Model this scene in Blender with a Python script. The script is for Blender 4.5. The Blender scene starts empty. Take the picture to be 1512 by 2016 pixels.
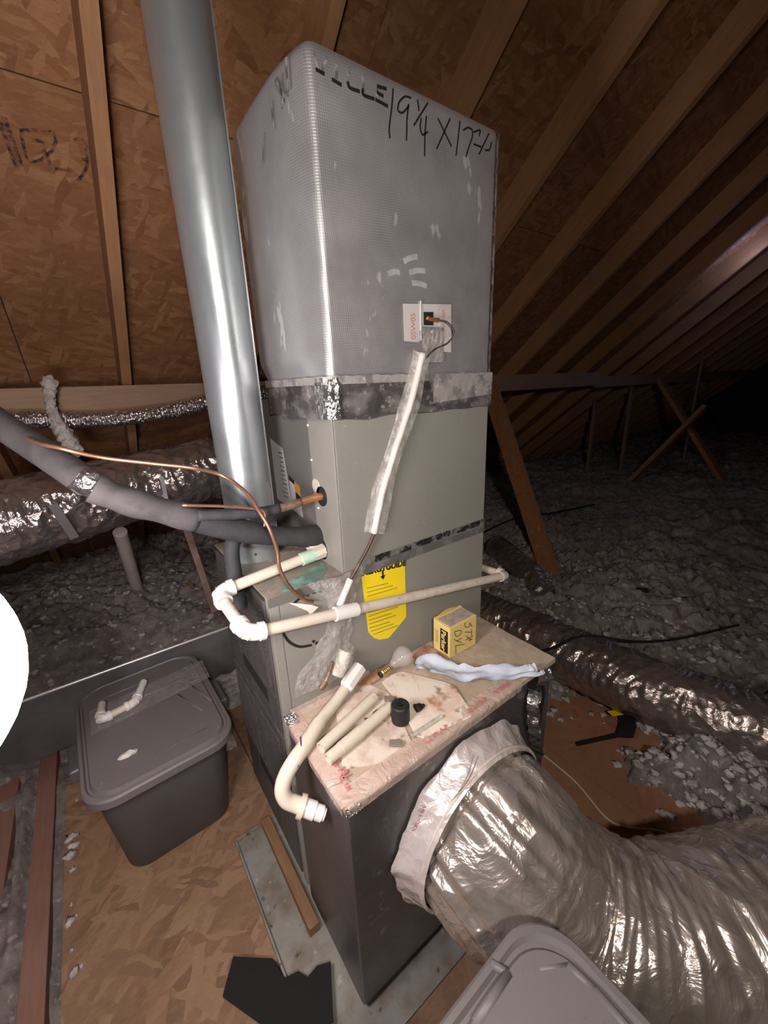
import bpy, bmesh, math, random
import numpy as np
from mathutils import Vector, Matrix, noise
random.seed(7)
C = bpy.context.scene.collection
SC = bpy.context.scene
V = Vector

# ------------------------------------------------------------------ camera
cd = bpy.data.cameras.new('camera')
cam = bpy.data.objects.new('camera', cd)
C.objects.link(cam)
R0 = V((0.80338102, -0.59427603, -0.03761569))
R1 = V((-0.20777781, -0.22056686, -0.95298407))
R2 = V((0.55803882, 0.77342502, -0.3006766))
cam.matrix_world = Matrix(((R0.x, -R1.x, -R2.x, -.4615), (R0.y, -R1.y, -R2.y, -.83),
                           (R0.z, -R1.z, -R2.z, 1.53), (0, 0, 0, 1)))
cd.sensor_fit = 'VERTICAL'
cd.sensor_height = 24
cd.lens = 24 * 793.55 / 2016
cd.clip_start = .01
SC.camera = cam

# ------------------------------------------------------------------ light
w = bpy.data.worlds.new('attic_dark')
SC.world = w
w.use_nodes = True
w.node_tree.nodes['Background'].inputs[0].default_value = (.55, .5, .5, 1)
w.node_tree.nodes['Background'].inputs[1].default_value = .02


def point(name, loc, power, col, rad):
    l = bpy.data.lights.new(name, 'POINT')
    l.energy = power
    l.color = col
    l.shadow_soft_size = rad
    o = bpy.data.objects.new(name, l)
    o.location = loc
    C.objects.link(o)
    return o


fs = bpy.data.lights.new('phone_flash_beam', 'SPOT')
fs.energy = 78
fs.color = (1, .93, .87)
fs.shadow_soft_size = .05
fs.spot_size = math.radians(150)
fs.spot_blend = 1.0
fo_ = bpy.data.objects.new('phone_flash', fs)
fo_.location = (-.58, -1.30, 1.88)
fo_.rotation_euler = (V((-.12, .18, 1.06)) - V((-.58, -1.30, 1.88))).to_track_quat('-Z', 'Y').to_euler()
C.objects.link(fo_)
point('added_blue_glow', (4.6, .42, 2.45), 3.5, (.46, .55, 1), .1)  # bluish light added under the rafters for the glow at right; no vent there
LAMP_EMIT = 48.0

vs = SC.view_settings
vs.view_transform = 'Standard'
vs.look = 'None'
vs.exposure = 0.0
vs.gamma = 1
vs.use_curve_mapping = False


# ------------------------------------------------------------------ materials
class NT:
    def __init__(s, name):
        s.m = bpy.data.materials.new(name)
        s.m.use_nodes = True
        s.t = s.m.node_tree
        s.b = s.t.nodes['Principled BSDF']
        s.tc = s.n('ShaderNodeTexCoord')
        s.maps = {}

    def n(s, k, **kw):
        o = s.t.nodes.new(k)
        for a, b in kw.items():
            setattr(o, a, b)
        return o

    def l(s, a, b):
        s.t.links.new(a, b)

    def co(s, st=(1, 1, 1), rot=(0, 0, 0)):
        key = (tuple(st), tuple(rot))
        if key not in s.maps:
            mp = s.n('ShaderNodeMapping')
            mp.inputs['Scale'].default_value = st
            mp.inputs['Rotation'].default_value = rot
            s.l(s.tc.outputs['Object'], mp.inputs['Vector'])
            s.maps[key] = mp.outputs[0]
        return s.maps[key]

    def noise(s, scale, detail=4, st=(1, 1, 1), rot=(0, 0, 0), rough=.6, dist=0):
        x = s.n('ShaderNodeTexNoise')
        x.inputs['Scale'].default_value = scale
        x.inputs['Detail'].default_value = detail
        x.inputs['Roughness'].default_value = rough
        x.inputs['Distortion'].default_value = dist
        s.l(s.co(st, rot), x.inputs['Vector'])
        return x.outputs['Fac']

    def voro(s, scale, st=(1, 1, 1), rot=(0, 0, 0), out='Color', dims='3D', feature='F1'):
        x = s.n('ShaderNodeTexVoronoi', voronoi_dimensions=dims, feature=feature)
        x.inputs['Scale'].default_value = scale
        s.l(s.co(st, rot), x.inputs['Vector'])
        return x.outputs[out]

    def rng(s, v, lo, hi, a=0., b=1.):
        x = s.n('ShaderNodeMapRange')
        for i, q in zip((1, 2, 3, 4), (lo, hi, a, b)):
            x.inputs[i].default_value = q
        s.l(v, x.inputs[0])
        return x.outputs[0]

    def math(s, op, a, b=None):
        x = s.n('ShaderNodeMath', operation=op)
        for i, q in ((0, a), (1, b)):
            if q is None:
                continue
            if isinstance(q, (int, float)):
                x.inputs[i].default_value = q
            else:
                s.l(q, x.inputs[i])
        return x.outputs[0]

    def mix(s, f, a, b, bt='MIX'):
        x = s.n('ShaderNodeMix', data_type='RGBA', blend_type=bt)
        for i, q in ((0, f), (6, a), (7, b)):
            if isinstance(q, (int, float)):
                x.inputs[i].default_value = q
            elif isinstance(q, tuple):
                x.inputs[i].default_value = (*q, 1) if len(q) == 3 else q
            else:
                s.l(q, x.inputs[i])
        return x.outputs[2]

    def ramp(s, v, stops):
        x = s.n('ShaderNodeValToRGB')
        e = x.color_ramp.elements
        while len(e) < len(stops):
            e.new(.5)
        for q, (p, c) in zip(e, stops):
            q.position = p
            q.color = (*c, 1)
        s.l(v, x.inputs[0])
        return x.outputs[0]

    def bump(s, h, strength=.4, dist=.004):
        x = s.n('ShaderNodeBump')
        x.inputs['Strength'].default_value = strength
        x.inputs['Distance'].default_value = dist
        s.l(h, x.inputs['Height'])
        if s.b.inputs['Normal'].is_linked:
            s.l(s.b.inputs['Normal'].links[0].from_socket, x.inputs['Normal'])
        s.l(x.outputs[0], s.b.inputs['Normal'])

    def set(s, **kw):
        for k, q in kw.items():
            i = s.b.inputs[k]
            if isinstance(q, (int, float)):
                i.default_value = q
            elif isinstance(q, tuple):
                i.default_value = (*q, 1)
            else:
                s.l(q, i)
        return s


def M(name, col, rough=.5, metal=0., layers=(), bumps=(), rlayer=None, **kw):
    """colour plus noise layers (scale, lo, hi, colour, stretch) plus noise bumps (scale, strength, distance, stretch)"""
    s = NT(name)
    c = col
    for ly in layers:
        sc, lo, hi, cc = ly[:4]
        st = ly[4] if len(ly) > 4 else (1, 1, 1)
        c = s.mix(s.rng(s.noise(sc, 5, st), lo, hi), c, cc)
    s.set(**{'Base Color': c, 'Roughness': rough, 'Metallic': metal})
    if rlayer:
        s.set(Roughness=s.rng(s.noise(rlayer[0], 4), rlayer[1], rlayer[2], rlayer[3], rlayer[4]))
    for bp in bumps:
        s.bump(s.noise(bp[0], 5, bp[3] if len(bp) > 3 else (1, 1, 1)), bp[1], bp[2])
    for k, q in kw.items():
        s.set(**{k.replace('_', ' '): q})
    return s.m


def osb(name, cols, dirt, grain=0.):
    s = NT(name)
    lay = []
    for i, (rot, sx, sy) in enumerate(((grain + .10, 6, 44), (grain - .35, 8, 38), (grain + .55, 9, 40), (grain - 1.2, 11, 52))):
        # strands: long thin cells, each with a tone of its own
        vx = s.n('ShaderNodeTexVoronoi', voronoi_dimensions='2D', feature='F1')
        vx.inputs['Scale'].default_value = 1
        mp = s.n('ShaderNodeVectorMath', operation='ADD')
        nz = s.n('ShaderNodeTexNoise')
        nz.inputs['Scale'].default_value = 9
        s.l(s.tc.outputs['Object'], nz.inputs['Vector'])
        sub = s.n('ShaderNodeVectorMath', operation='SCALE')
        sub.inputs[3].default_value = .05
        s.l(nz.outputs['Color'], sub.inputs[0])
        s.l(s.tc.outputs['Object'], mp.inputs[0])
        s.l(sub.outputs[0], mp.inputs[1])
        m1 = s.n('ShaderNodeMapping', vector_type='TEXTURE')
        m1.inputs['Rotation'].default_value = (0, 0, rot)
        m1.inputs['Scale'].default_value = (1 / sx, 1 / sy, 1)
        s.l(mp.outputs[0], m1.inputs['Vector'])
        s.l(m1.outputs[0], vx.inputs['Vector'])
        sep = s.n('ShaderNodeSeparateColor')
        s.l(vx.outputs['Color'], sep.inputs[0])
        lay.append((sep.outputs[0], sep.outputs[1]))
    v = lay[0][0]
    for r, g in lay[1:]:
        f = s.math('GREATER_THAN', g, .74)
        x = s.n('ShaderNodeMix', data_type='FLOAT')
        s.l(f, x.inputs[0])
        s.l(v, x.inputs[2])
        s.l(r, x.inputs[3])
        v = x.outputs[0]
    n = len(cols)
    c = s.ramp(v, [(i / (n - 1), q) for i, q in enumerate(cols)])
    c = s.mix(s.rng(s.noise(55, 6, (1, 4, 1)), .3, .75, 0, .55), c, cols[0])
    c = s.mix(s.rng(s.noise(26, 6, (1, 2.5, 1)), .5, .8, 0, .5), c, cols[3])
    c = s.mix(s.rng(s.noise(1.7, 6), .48, .75, 0, .7), c, dirt)
    s.set(**{'Base Color': c, 'Roughness': .8})
    s.bump(v, .35, .003)
    s.bump(s.noise(90, 5, (1, 4, 1)), .3, .002)
    return s.m


def wood(name, a, b, dirt, axis=(1, 12, 12), bright=None):
    s = NT(name)
    c = s.mix(s.rng(s.noise(7, 6, axis, dist=.6), .3, .7), a, b)
    c = s.mix(s.rng(s.noise(4, 6), .5, .75, 0, .8), c, dirt)
    if bright:
        c = s.mix(s.rng(s.noise(9, 6), .62, .7), c, bright)
    s.set(**{'Base Color': c, 'Roughness': .75})
    s.bump(s.noise(14, 6, axis), .3, .003)
    return s.m


def foil(name, axes, base=(.46, .435, .435), rot=.05, dust=(.55, .51, .48), dust_lo=.5):
    """reinforced foil facing: scrim grid pressed through the metal, dusty smears"""
    s = NT(name)
    g = None
    for ax, sc in zip(axes, (62, 62)):
        x = s.n('ShaderNodeTexWave', wave_type='BANDS', bands_direction=ax)
        x.inputs['Scale'].default_value = sc
        x.inputs['Distortion'].default_value = .25
        x.inputs['Detail'].default_value = 1
        s.l(s.co((1, 1, 1), (0, rot, 0)), x.inputs['Vector'])
        q = s.rng(x.outputs['Fac'], .72, .98)
        g = q if g is None else s.math('MAXIMUM', g, q)
    lines = s.math('MULTIPLY', g, s.rng(s.noise(5, 4), .35, .65, .25, 1))
    c = s.mix(s.rng(s.noise(6, 6), .3, .7), base, tuple(.75 * q for q in base))
    c = s.mix(s.math('MULTIPLY', lines, .55), c, (.72, .70, .68))
    c = s.mix(s.rng(s.noise(9, 7, (1, 1, .6)), dust_lo, dust_lo + .25, 0, .6), c, dust)
    rub = s.rng(s.noise(19, 3, (1, 1, .45)), .655, .69)
    c = s.mix(s.math('MULTIPLY', rub, .7), c, (.85, .83, .82))
    s.set(**{'Base Color': c, 'Metallic': .62, 'Roughness': s.rng(s.noise(7, 5), .3, .7, .34, .52)})
    s.bump(lines, .25, .001)
    s.bump(s.noise(3.5, 3), .35, .02)
    return s.m


def crinkle(name, base, rough=.2, metal=.9, scale=40, strength=.8, dist=.01, dirt=None, dlo=.5):
    s = NT(name)
    c = base
    if dirt:
        c = s.mix(s.rng(s.noise(8, 6), dlo, dlo + .25, 0, .85), base, dirt)
    s.set(**{'Base Color': c, 'Metallic': metal, 'Roughness': rough})
    s.bump(s.voro(scale, out='Distance'), strength, dist)
    s.bump(s.noise(scale * .6, 4, dist=1.2), strength, dist)
    return s.m


def film(name, col, alpha, rough=.15, scale=35, strength=.8, ascale=None):
    s = NT(name)
    s.set(**{'Base Color': col, 'Roughness': rough, 'Specular IOR Level': .8,
             'Alpha': s.rng(s.noise(ascale or scale, 5), .3, .7, alpha * .35, min(1, alpha * 1.6))})
    s.bump(s.noise(scale, 4, dist=1.5), strength, .01)
    return s.m


m_osb_roof = osb('osb_roof', [(.20, .083, .032), (.305, .138, .056), (.26, .11, .043), (.41, .215, .10), (.33, .15, .065)], (.17, .075, .036))
m_osb_floor = osb('osb_floor', [(.165, .09, .048), (.255, .147, .08), (.22, .122, .064), (.34, .21, .122), (.285, .165, .092)], (.19, .12, .078), .5)
m_osb_red = osb('osb_red', [(.30, .125, .06), (.38, .175, .085), (.34, .15, .072), (.42, .21, .115)], (.22, .12, .07), .3)
m_rafter = wood('rafter_wood', (.42, .22, .10), (.33, .16, .07), (.28, .15, .085), (12, 1, 12))
m_purlin = wood('purlin_wood', (.36, .22, .14), (.27, .17, .11), (.26, .18, .13))
m_brace = wood('brace_wood', (.42, .19, .07), (.27, .11, .04), (.33, .20, .13), (12, 12, 1.5), (.5, .34, .24))
m_joist = wood('joist_wood', (.27, .13, .09), (.20, .10, .07), (.24, .15, .12), (12, 1, 12))
m_sill = wood('sill_wood', (.27, .15, .07), (.18, .09, .04), (.14, .08, .05), (12, 1, 12))
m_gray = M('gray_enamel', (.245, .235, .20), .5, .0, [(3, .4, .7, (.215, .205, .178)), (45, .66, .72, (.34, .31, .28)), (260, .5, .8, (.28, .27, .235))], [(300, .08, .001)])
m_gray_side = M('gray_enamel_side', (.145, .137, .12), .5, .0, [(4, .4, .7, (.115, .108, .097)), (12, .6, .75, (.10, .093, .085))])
m_dark = M('dark_louver_steel', (.085, .078, .075), .5, .3, [(10, .45, .7, (.13, .12, .115), (1, 4, 1)), (5, .5, .75, (.06, .055, .053))], [(50, .15, .002)])
m_black = M('black_gap', (.012, .012, .013), .7)
m_foil_f = foil('scrim_foil_front', ('X', 'Z'))
m_foil_s = foil('scrim_foil_side', ('Y', 'Z'), (.46, .47, .47))
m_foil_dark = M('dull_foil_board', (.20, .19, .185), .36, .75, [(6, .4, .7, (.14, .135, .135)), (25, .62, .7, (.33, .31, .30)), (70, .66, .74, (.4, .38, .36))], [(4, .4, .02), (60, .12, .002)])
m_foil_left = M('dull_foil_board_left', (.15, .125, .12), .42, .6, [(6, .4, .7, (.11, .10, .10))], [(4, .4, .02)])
m_tape = crinkle('crumpled_foil_tape', (.60, .58, .57), .22, .92, 55, .9, .006, (.16, .14, .13), .44)
m_tape_dark = M('grimy_foil_tape', (.10, .088, .085), .5, .4, [(14, .45, .62, (.24, .22, .21), (1, 1, 2)), (60, .6, .68, (.38, .36, .34)), (9, .55, .62, (.065, .058, .056))], [(60, .4, .002)])
m_tape_dusty = M('dusty_foil_tape', (.40, .37, .345), .6, .3, [(20, .5, .62, (.22, .205, .20)), (60, .6, .7, (.6, .57, .54))], [(50, .4, .002)])
m_copperfoil = crinkle('copper_tinted_foil', (.62, .40, .30), .25, .9, 90, .7, .004)
m_edge = crinkle('edge_foil', (.66, .65, .66), .36, .7, 60, .5, .004)
m_seam = M('seam_tape', (.05, .047, .045), .5, .3, [(38, .5, .56, (.40, .375, .35)), (90, .55, .65, (.2, .19, .18))], [(60, .3, .002)])
m_seam2 = M('seam_tape_gray', (.24, .225, .205), .55, .1, [(30, .55, .62, (.36, .34, .315)), (60, .62, .68, (.1, .095, .09))], [(60, .3, .002)])
m_galv = NT('galvanised_steel')
_c = m_galv.mix(m_galv.voro(70), (.50, .56, .585), (.62, .67, .69))
_c = m_galv.mix(.75, _c, (.55, .60, .62))
_c = m_galv.mix(m_galv.rng(m_galv.noise(6, 6, (1, 1, .3)), .55, .8, 0, .8), _c, (.45, .44, .43))
m_galv.set(**{'Base Color': _c, 'Metallic': .8, 'Roughness': m_galv.rng(m_galv.noise(9, 5, (1, 1, .25)), .3, .7, .26, .44)})
m_galv.bump(m_galv.noise(8, 3), .15, .006)
m_galv = m_galv.m
m_galv_flat = M('pan_steel', (.33, .32, .28), .5, .35, [(9, .42, .62, (.23, .19, .145)), (5, .5, .7, (.34, .38, .34)), (30, .64, .72, (.07, .055, .05)), (22, .62, .7, (.52, .47, .42))], [(40, .2, .002)])
m_lip = M('bright_edge', (.85, .82, .80), .3, .5)
m_barrier = M('gray_sheet', (.19, .175, .175), .5, .1, [(4, .4, .7, (.095, .09, .09))])
m_pvc = M('aged_pvc', (.62, .55, .44), .42, 0, [(9, .5, .7, (.57, .50, .39)), (40, .64, .72, (.46, .38, .28))])
m_pvc_w = M('white_pvc', (.72, .695, .65), .35, 0, [(14, .6, .75, (.7, .66, .6))])
m_pvc_dirty = M('dusty_pvc', (.60, .53, .44), .5, 0, [(16, .48, .66, (.47, .39, .32)), (50, .6, .7, (.34, .27, .21))])
m_pvc_green = M('green_stained_pvc', (.52, .63, .52), .4, 0, [(20, .4, .6, (.37, .56, .46))])
m_red = M('red_cement', (.35, .02, .015), .5)
m_foam = M('black_foam', (.028, .028, .031), .75, 0, [(30, .45, .75, (.048, .046, .047))], [(140, .5, .002)])
m_foam_dusty = M('dusty_foam', (.058, .053, .052), .8, 0, [(8, .4, .7, (.085, .075, .072)), (30, .5, .75, (.04, .037, .037))], [(120, .5, .002)])
m_copper = M('bright_copper', (.62, .30, .16), .38, .75, [(30, .5, .7, (.45, .22, .12))])
m_copper_old = M('tarnished_copper', (.20, .11, .075), .5, .4, [(40, .45, .65, (.32, .23, .17)), (25, .6, .7, (.07, .05, .045))], [(60, .4, .003)])
m_cap = M('capillary_copper', (.36, .19, .12), .4, .7, [(20, .5, .7, (.25, .13, .09))])
m_bronze = M('dark_bronze', (.10, .058, .042), .5, .4, [(40, .5, .7, (.17, .11, .085))], [(100, .3, .002)])
m_shiny = crinkle('bright_flex_foil', (.66, .64, .63), .2, .97, 70, .9, .008, (.2, .18, .17), .6)
m_mylar = crinkle('dark_mylar', (.40, .34, .30), .26, .8, 26, .5, .012, (.17, .13, .105), .5)
m_mylar_l = crinkle('dark_mylar_left', (.40, .35, .33), .22, .82, 26, .6, .014, (.20, .15, .12), .5)
m_champ = crinkle('champagne_mylar', (.66, .585, .51), .27, .74, 16, .5, .02, (.46, .385, .315), .46)
m_white_mylar = crinkle('white_collar_tape', (.74, .66, .62), .3, .35, 30, .6, .008, (.55, .46, .42), .5)
m_dusty = M('dusty_kraft_top', (.44, .345, .25), .85, 0, [(5, .42, .6, (.40, .315, .22)), (13, .52, .66, (.53, .40, .32)), (45, .55, .75, (.34, .25, .18)), (9, .62, .7, (.60, .5, .42))], [(90, .4, .002)])
m_clearpink = film('clear_edge_tape', (.70, .53, .44), .5, .12, 26, .8, 5)
m_redprint = M('red_print', (.52, .16, .15), .6, 0, [(40, .5, .65, (.58, .38, .34))])
m_ink = M('black_ink', (.012, .011, .012), .5)
m_ink_fade = M('faded_ink', (.10, .09, .088), .6, 0, [(60, .45, .6, (.28, .26, .255))])
m_pen = M('pencil_brown', (.075, .055, .03), .6)
m_ink_gray = M('grey_print', (.28, .22, .03), .6)
m_tote = M('dark_gray_plastic', (.078, .072, .074), .45, 0, [(6, .4, .7, (.095, .087, .087))], [(200, .1, .001)])
m_totelid = M('dusty_gray_plastic', (.15, .135, .13), .5, 0, [(5, .4, .65, (.15, .135, .13)), (40, .64, .72, (.23, .21, .195))], [(200, .1, .001)])
m_lidfg = M('pale_gray_plastic', (.165, .15, .143), .5, 0, [(6, .4, .7, (.15, .137, .132)), (28, .66, .72, (.085, .075, .07)), (70, .68, .73, (.10, .09, .085))], [(150, .12, .001)])
m_yellow = M('yellow_carton', (.74, .58, .20), .55, 0, [(12, .55, .75, (.68, .53, .19))])
m_carton_top = M('grubby_carton_top', (.46, .37, .31), .7, 0, [(28, .42, .6, (.30, .23, .2)), (14, .5, .7, (.58, .50, .45))])
m_label_y = M('yellow_label', (.86, .66, .015), .5)
m_label_w = M('white_label', (.50, .50, .51), .55)
m_label_o = M('orange_label', (.55, .26, .02), .5)
m_film = film('clear_film', (.80, .77, .72), .42, .12, 30)
m_film_w = film('milky_film', (.80, .75, .68), .8, .2, 40, .5)
m_bag = film('crumpled_clear_plastic', (.70, .66, .62), .33, .12, 45, 1)
m_tubewhite = M('white_tube', (.68, .63, .57), .4, 0, [(25, .5, .7, (.70, .62, .55))], [(40, .5, .004)])
m_paper = M('blue_gray_paper', (.55, .60, .68), .75, 0, [(12, .45, .7, (.50, .55, .63))], [(14, .6, .01)])
m_tray = M('rust_stained_tray', (.76, .67, .56), .6, 0, [(9, .48, .6, (.68, .53, .41)), (14, .56, .66, (.42, .2, .09)), (30, .6, .7, (.30, .23, .17))], [(50, .2, .002)])
m_cardw = M('grimy_white_card', (.66, .56, .47), .7, 0, [(12, .45, .6, (.46, .35, .27)), (30, .58, .68, (.26, .18, .13))])
m_rust = M('rusty_rag', (.33, .15, .07), .85, 0, [(25, .45, .65, (.48, .33, .22))], [(60, .6, .004)])
m_greycard = M('gray_chip', (.20, .17, .135), .7)
m_rubber = M('black_rubber', (.012, .012, .013), .6, 0, (), [(90, .3, .002)])
m_brass = M('brass', (.52, .37, .16), .35, .85)
m_felt = M('black_felt', (.010, .009, .009), .95, 0, (), [(200, .4, .002)])
m_wool = M('fibreglass_wool', (.58, .52, .48), .95, 0, [(30, .4, .65, (.36, .32, .30))], [(60, 1, .01)])
m_green = M('verdigris', (.13, .25, .20), .8, 0, [(25, .5, .6, (.21, .37, .33)), (40, .5, .65, (.16, .16, .12))])
m_dusttop = M('dusty_steel_top', (.25, .22, .175), .7, .1, [(14, .45, .62, (.33, .27, .21)), (8, .5, .65, (.17, .165, .14)), (50, .6, .7, (.4, .35, .28))], [(60, .4, .003)])
m_white_screw = M('bright_screw', (.85, .85, .83), .25, .6)
m_patch = M('white_tape_patch', (.62, .57, .55), .5, .1, [(12, .45, .65, (.5, .46, .46)), (40, .62, .7, (.72, .69, .67))])
m_cable = M('black_cable', (.012, .011, .012), .5)
m_cable_w = M('cream_cable', (.55, .47, .36), .5)
m_glass = NT('thin_glass').set(**{'Base Color': (.75, .70, .66), 'Roughness': .04, 'Alpha': .27, 'Specular IOR Level': 1.0}).m
m_wood_w = M('pale_pvc_far', (.62, .54, .50), .6, 0, [(10, .5, .7, (.50, .42, .39))])
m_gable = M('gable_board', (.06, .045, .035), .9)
m_drywall = M('drywall_base', (.25, .22, .2), .9)
_lamp = NT('lamp_glow').set(**{'Base Color': (.9, .9, .9), 'Emission Color': (1, .90, .93), 'Emission Strength': LAMP_EMIT})
m_lamp = _lamp.m


def insul_mat():
    s = NT('blown_insulation')
    c = s.mix(s.rng(s.noise(16, 6), .36, .66), (.26, .22, .195), (.50, .44, .395))
    c = s.mix(s.rng(s.noise(3, 5), .5, .72, 0, .8), c, (.30, .235, .20))
    c = s.mix(s.rng(s.noise(6, 4), .64, .74, 0, .6), c, (.36, .24, .235))
    c = s.mix(s.rng(s.noise(42, 6), .56, .70), c, (.68, .62, .56))
    s.set(**{'Base Color': c, 'Roughness': 1.0, 'Specular IOR Level': .05})
    s.bump(s.noise(38, 8, rough=.8), .6, .02)
    s.bump(s.noise(170, 6, rough=.85), .9, .008)
    return s.m


m_ins = insul_mat()


# ------------------------------------------------------------------ object helpers
def tag(o, label=None, cat=None, group=None, kind=None):
    for k, q in (('label', label), ('category', cat), ('group', group), ('kind', kind)):
        if q:
            o[k] = q
    return o


def empty(name, loc, label=None, cat=None, group=None, kind=None, rot=(0, 0, 0)):
    o = bpy.data.objects.new(name, None)
    o.location = loc
    o.rotation_euler = rot
    o.empty_display_size = .05
    C.objects.link(o)
    return tag(o, label, cat, group, kind)


def rootof(o):
    while o.parent:
        o = o.parent
    return o


def obj(name, bm, mat, parent=None, smooth=False, local=False, kind=None, angle=None):
    """link a bmesh as one mesh object; its coordinates are world ones unless local=True"""
    bmesh.ops.recalc_face_normals(bm, faces=bm.faces[:])
    me = bpy.data.meshes.new(name)
    if parent:
        off = V((0, 0, 0)) if local else rootof(parent).location
    else:
        xs = [q.co for q in bm.verts]
        off = V(((min(q.x for q in xs) + max(q.x for q in xs)) / 2, (min(q.y for q in xs) + max(q.y for q in xs)) / 2, min(q.z for q in xs)))
    if off.length > 0:
        bmesh.ops.translate(bm, verts=bm.verts[:], vec=-off)
    if smooth:
        for f in bm.faces:
            f.smooth = True
        if angle:
            for e in bm.edges:
                if len(e.link_faces) == 2 and e.calc_face_angle(0) > angle:
                    e.smooth = False
    bm.to_mesh(me)
    bm.free()
    for m in (mat if isinstance(mat, (list, tuple)) else [mat]):
        me.materials.append(m)
    o = bpy.data.objects.new(name, me)
    C.objects.link(o)
    if parent:
        o.parent = parent
    else:
        o.location = off
    if kind:
        o['kind'] = kind
    return o


def B():
    return bmesh.new()


def box(bm, x0, x1, y0, y1, z0, z1, bev=0, mi=0):
    r = bmesh.ops.create_cube(bm, size=1)
    vs_ = r['verts']
    for q in vs_:
        q.co = V(((x0 + x1) / 2 + q.co.x * (x1 - x0), (y0 + y1) / 2 + q.co.y * (y1 - y0), (z0 + z1) / 2 + q.co.z * (z1 - z0)))
    fs = {f for q in vs_ for f in q.link_faces}
    for f in fs:
        f.material_index = mi
    if bev:
        es = list({e for q in vs_ for e in q.link_edges})
        bmesh.ops.bevel(bm, geom=es, offset=bev, segments=3, affect='EDGES', profile=.6)
    return bm


def bar(bm, a, b, w, h, up=V((0, 0, 1)), bev=0):
    """rectangular timber from a to b"""
    a, b = V(a), V(b)
    d = (b - a).normalized()
    s = d.cross(V(up)).normalized()
    u = s.cross(d)
    cs = []
    for p in (a, b):
        for i, j in ((-1, -1), (1, -1), (1, 1), (-1, 1)):
            cs.append(bm.verts.new(p + s * (i * w / 2) + u * (j * h / 2)))
    for f in ((0, 1, 2, 3), (7, 6, 5, 4), (0, 4, 5, 1), (1, 5, 6, 2), (2, 6, 7, 3), (3, 7, 4, 0)):
        bm.faces.new([cs[k] for k in f])
    return bm


def spline(pts, n=8):
    """Catmull-Rom through the points"""
    p = [V(q) for q in pts]
    p = [p[0] * 2 - p[1]] + p + [p[-1] * 2 - p[-2]]
    out = []
    for i in range(1, len(p) - 2):
        for k in range(n):
            t = k / n
            a, b, c, d = p[i - 1], p[i], p[i + 1], p[i + 2]
            out.append(.5 * ((2 * b) + (c - a) * t + (2 * a - 5 * b + 4 * c - d) * t * t + (3 * b - a - 3 * c + d) * t ** 3))
    out.append(p[-2])
    return out


def tube(bm, pts, r, seg=16, caps=True, rf=None, hollow=0, squash=None):
    """swept tube; rf(i, t, angle, s) may vary the radius"""
    pts = [V(q) for q in pts]
    n = len(pts)
    rr = r if isinstance(r, (list, tuple)) else [r] * n
    t0 = (pts[1] - pts[0]).normalized()
    up = V((0, 0, 1)) if abs(t0.z) < .9 else V((0, 1, 0))
    nr = t0.cross(up).normalized()
    rings = []
    s = 0
    for i in range(n):
        if i:
            s += (pts[i] - pts[i - 1]).length
        t = (pts[min(i + 1, n - 1)] - pts[max(i - 1, 0)]).normalized()
        nr = (nr - t * nr.dot(t)).normalized()
        bn = t.cross(nr)
        ring = []
        for k in range(seg):
            a = 2 * math.pi * k / seg
            q = rr[i]
            if rf:
                q = q * rf(i / (n - 1), a, s)
            ring.append(bm.verts.new(pts[i] + nr * (math.cos(a) * q) + bn * (math.sin(a) * q)))
        rings.append(ring)
    for i in range(n - 1):
        for k in range(seg):
            bm.faces.new((rings[i][k], rings[i][(k + 1) % seg], rings[i + 1][(k + 1) % seg], rings[i + 1][k]))
    if caps:
        if hollow:
            for ring, j in ((rings[0], 0), (rings[-1], -1)):
                c = pts[j]
                dirn = (pts[1] - pts[0]).normalized() if j == 0 else (pts[-2] - pts[-1]).normalized()
                inner = [bm.verts.new(c + (q.co - c) * hollow) for q in ring]
                deep = [bm.verts.new(q.co + dirn * rr[0] * 1.5) for q in inner]
                for k in range(seg):
                    k2 = (k + 1) % seg
                    bm.faces.new((ring[k], ring[k2], inner[k2], inner[k]))
                    bm.faces.new((inner[k], inner[k2], deep[k2], deep[k]))
                bm.faces.new(deep)
        else:
            bm.faces.new(rings[0])
            bm.faces.new(rings[-1])
    return bm


def ribbon(bm, strokes, width, f, n=5, thick=.0006):
    """pen strokes: f(u, v, h) maps drawing coordinates to 3D"""
    for st in strokes:
        if len(st) > 2:
            p = [q.to_2d() for q in spline([(a, b, 0) for a, b in st], n)]
        else:
            p = [V(q) for q in st]
        L = []
        for i, q in enumerate(p):
            d = p[min(i + 1, len(p) - 1)] - p[max(i - 1, 0)]
            d = d.normalized() if d.length > 0 else V((1, 0))
            nn = V((-d.y, d.x)) * width / 2
            ex = d * (width * .35) * (-1 if i == 0 else 1 if i == len(p) - 1 else 0)
            L.append((q + nn + ex, q - nn + ex))
        vv = [[bm.verts.new(f(e.x, e.y, h)) for e in pr for h in (0, thick)] for pr in L]
        for a, b in zip(vv, vv[1:]):
            bm.faces.new((a[1], a[3], b[3], b[1]))
            bm.faces.new((a[0], a[1], b[1], b[0]))
            bm.faces.new((a[2], a[3], b[3], b[2]))
        for q in (vv[0], vv[-1]):
            bm.faces.new((q[0], q[1], q[3], q[2]))
    return bm


def front(y):
    return lambda u, v, h: V((u, y - h, v))


def sheet(bm, outline, f, thick=.0008):
    """flat or bent piece from an outline in drawing coordinates"""
    a = [bm.verts.new(f(u, v, 0)) for u, v in outline]
    b = [bm.verts.new(f(u, v, thick)) for u, v in outline]
    bm.faces.new(a)
    bm.faces.new(b)
    n = len(a)
    for i in range(n):
        bm.faces.new((a[i], a[(i + 1) % n], b[(i + 1) % n], b[i]))
    return bm


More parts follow.
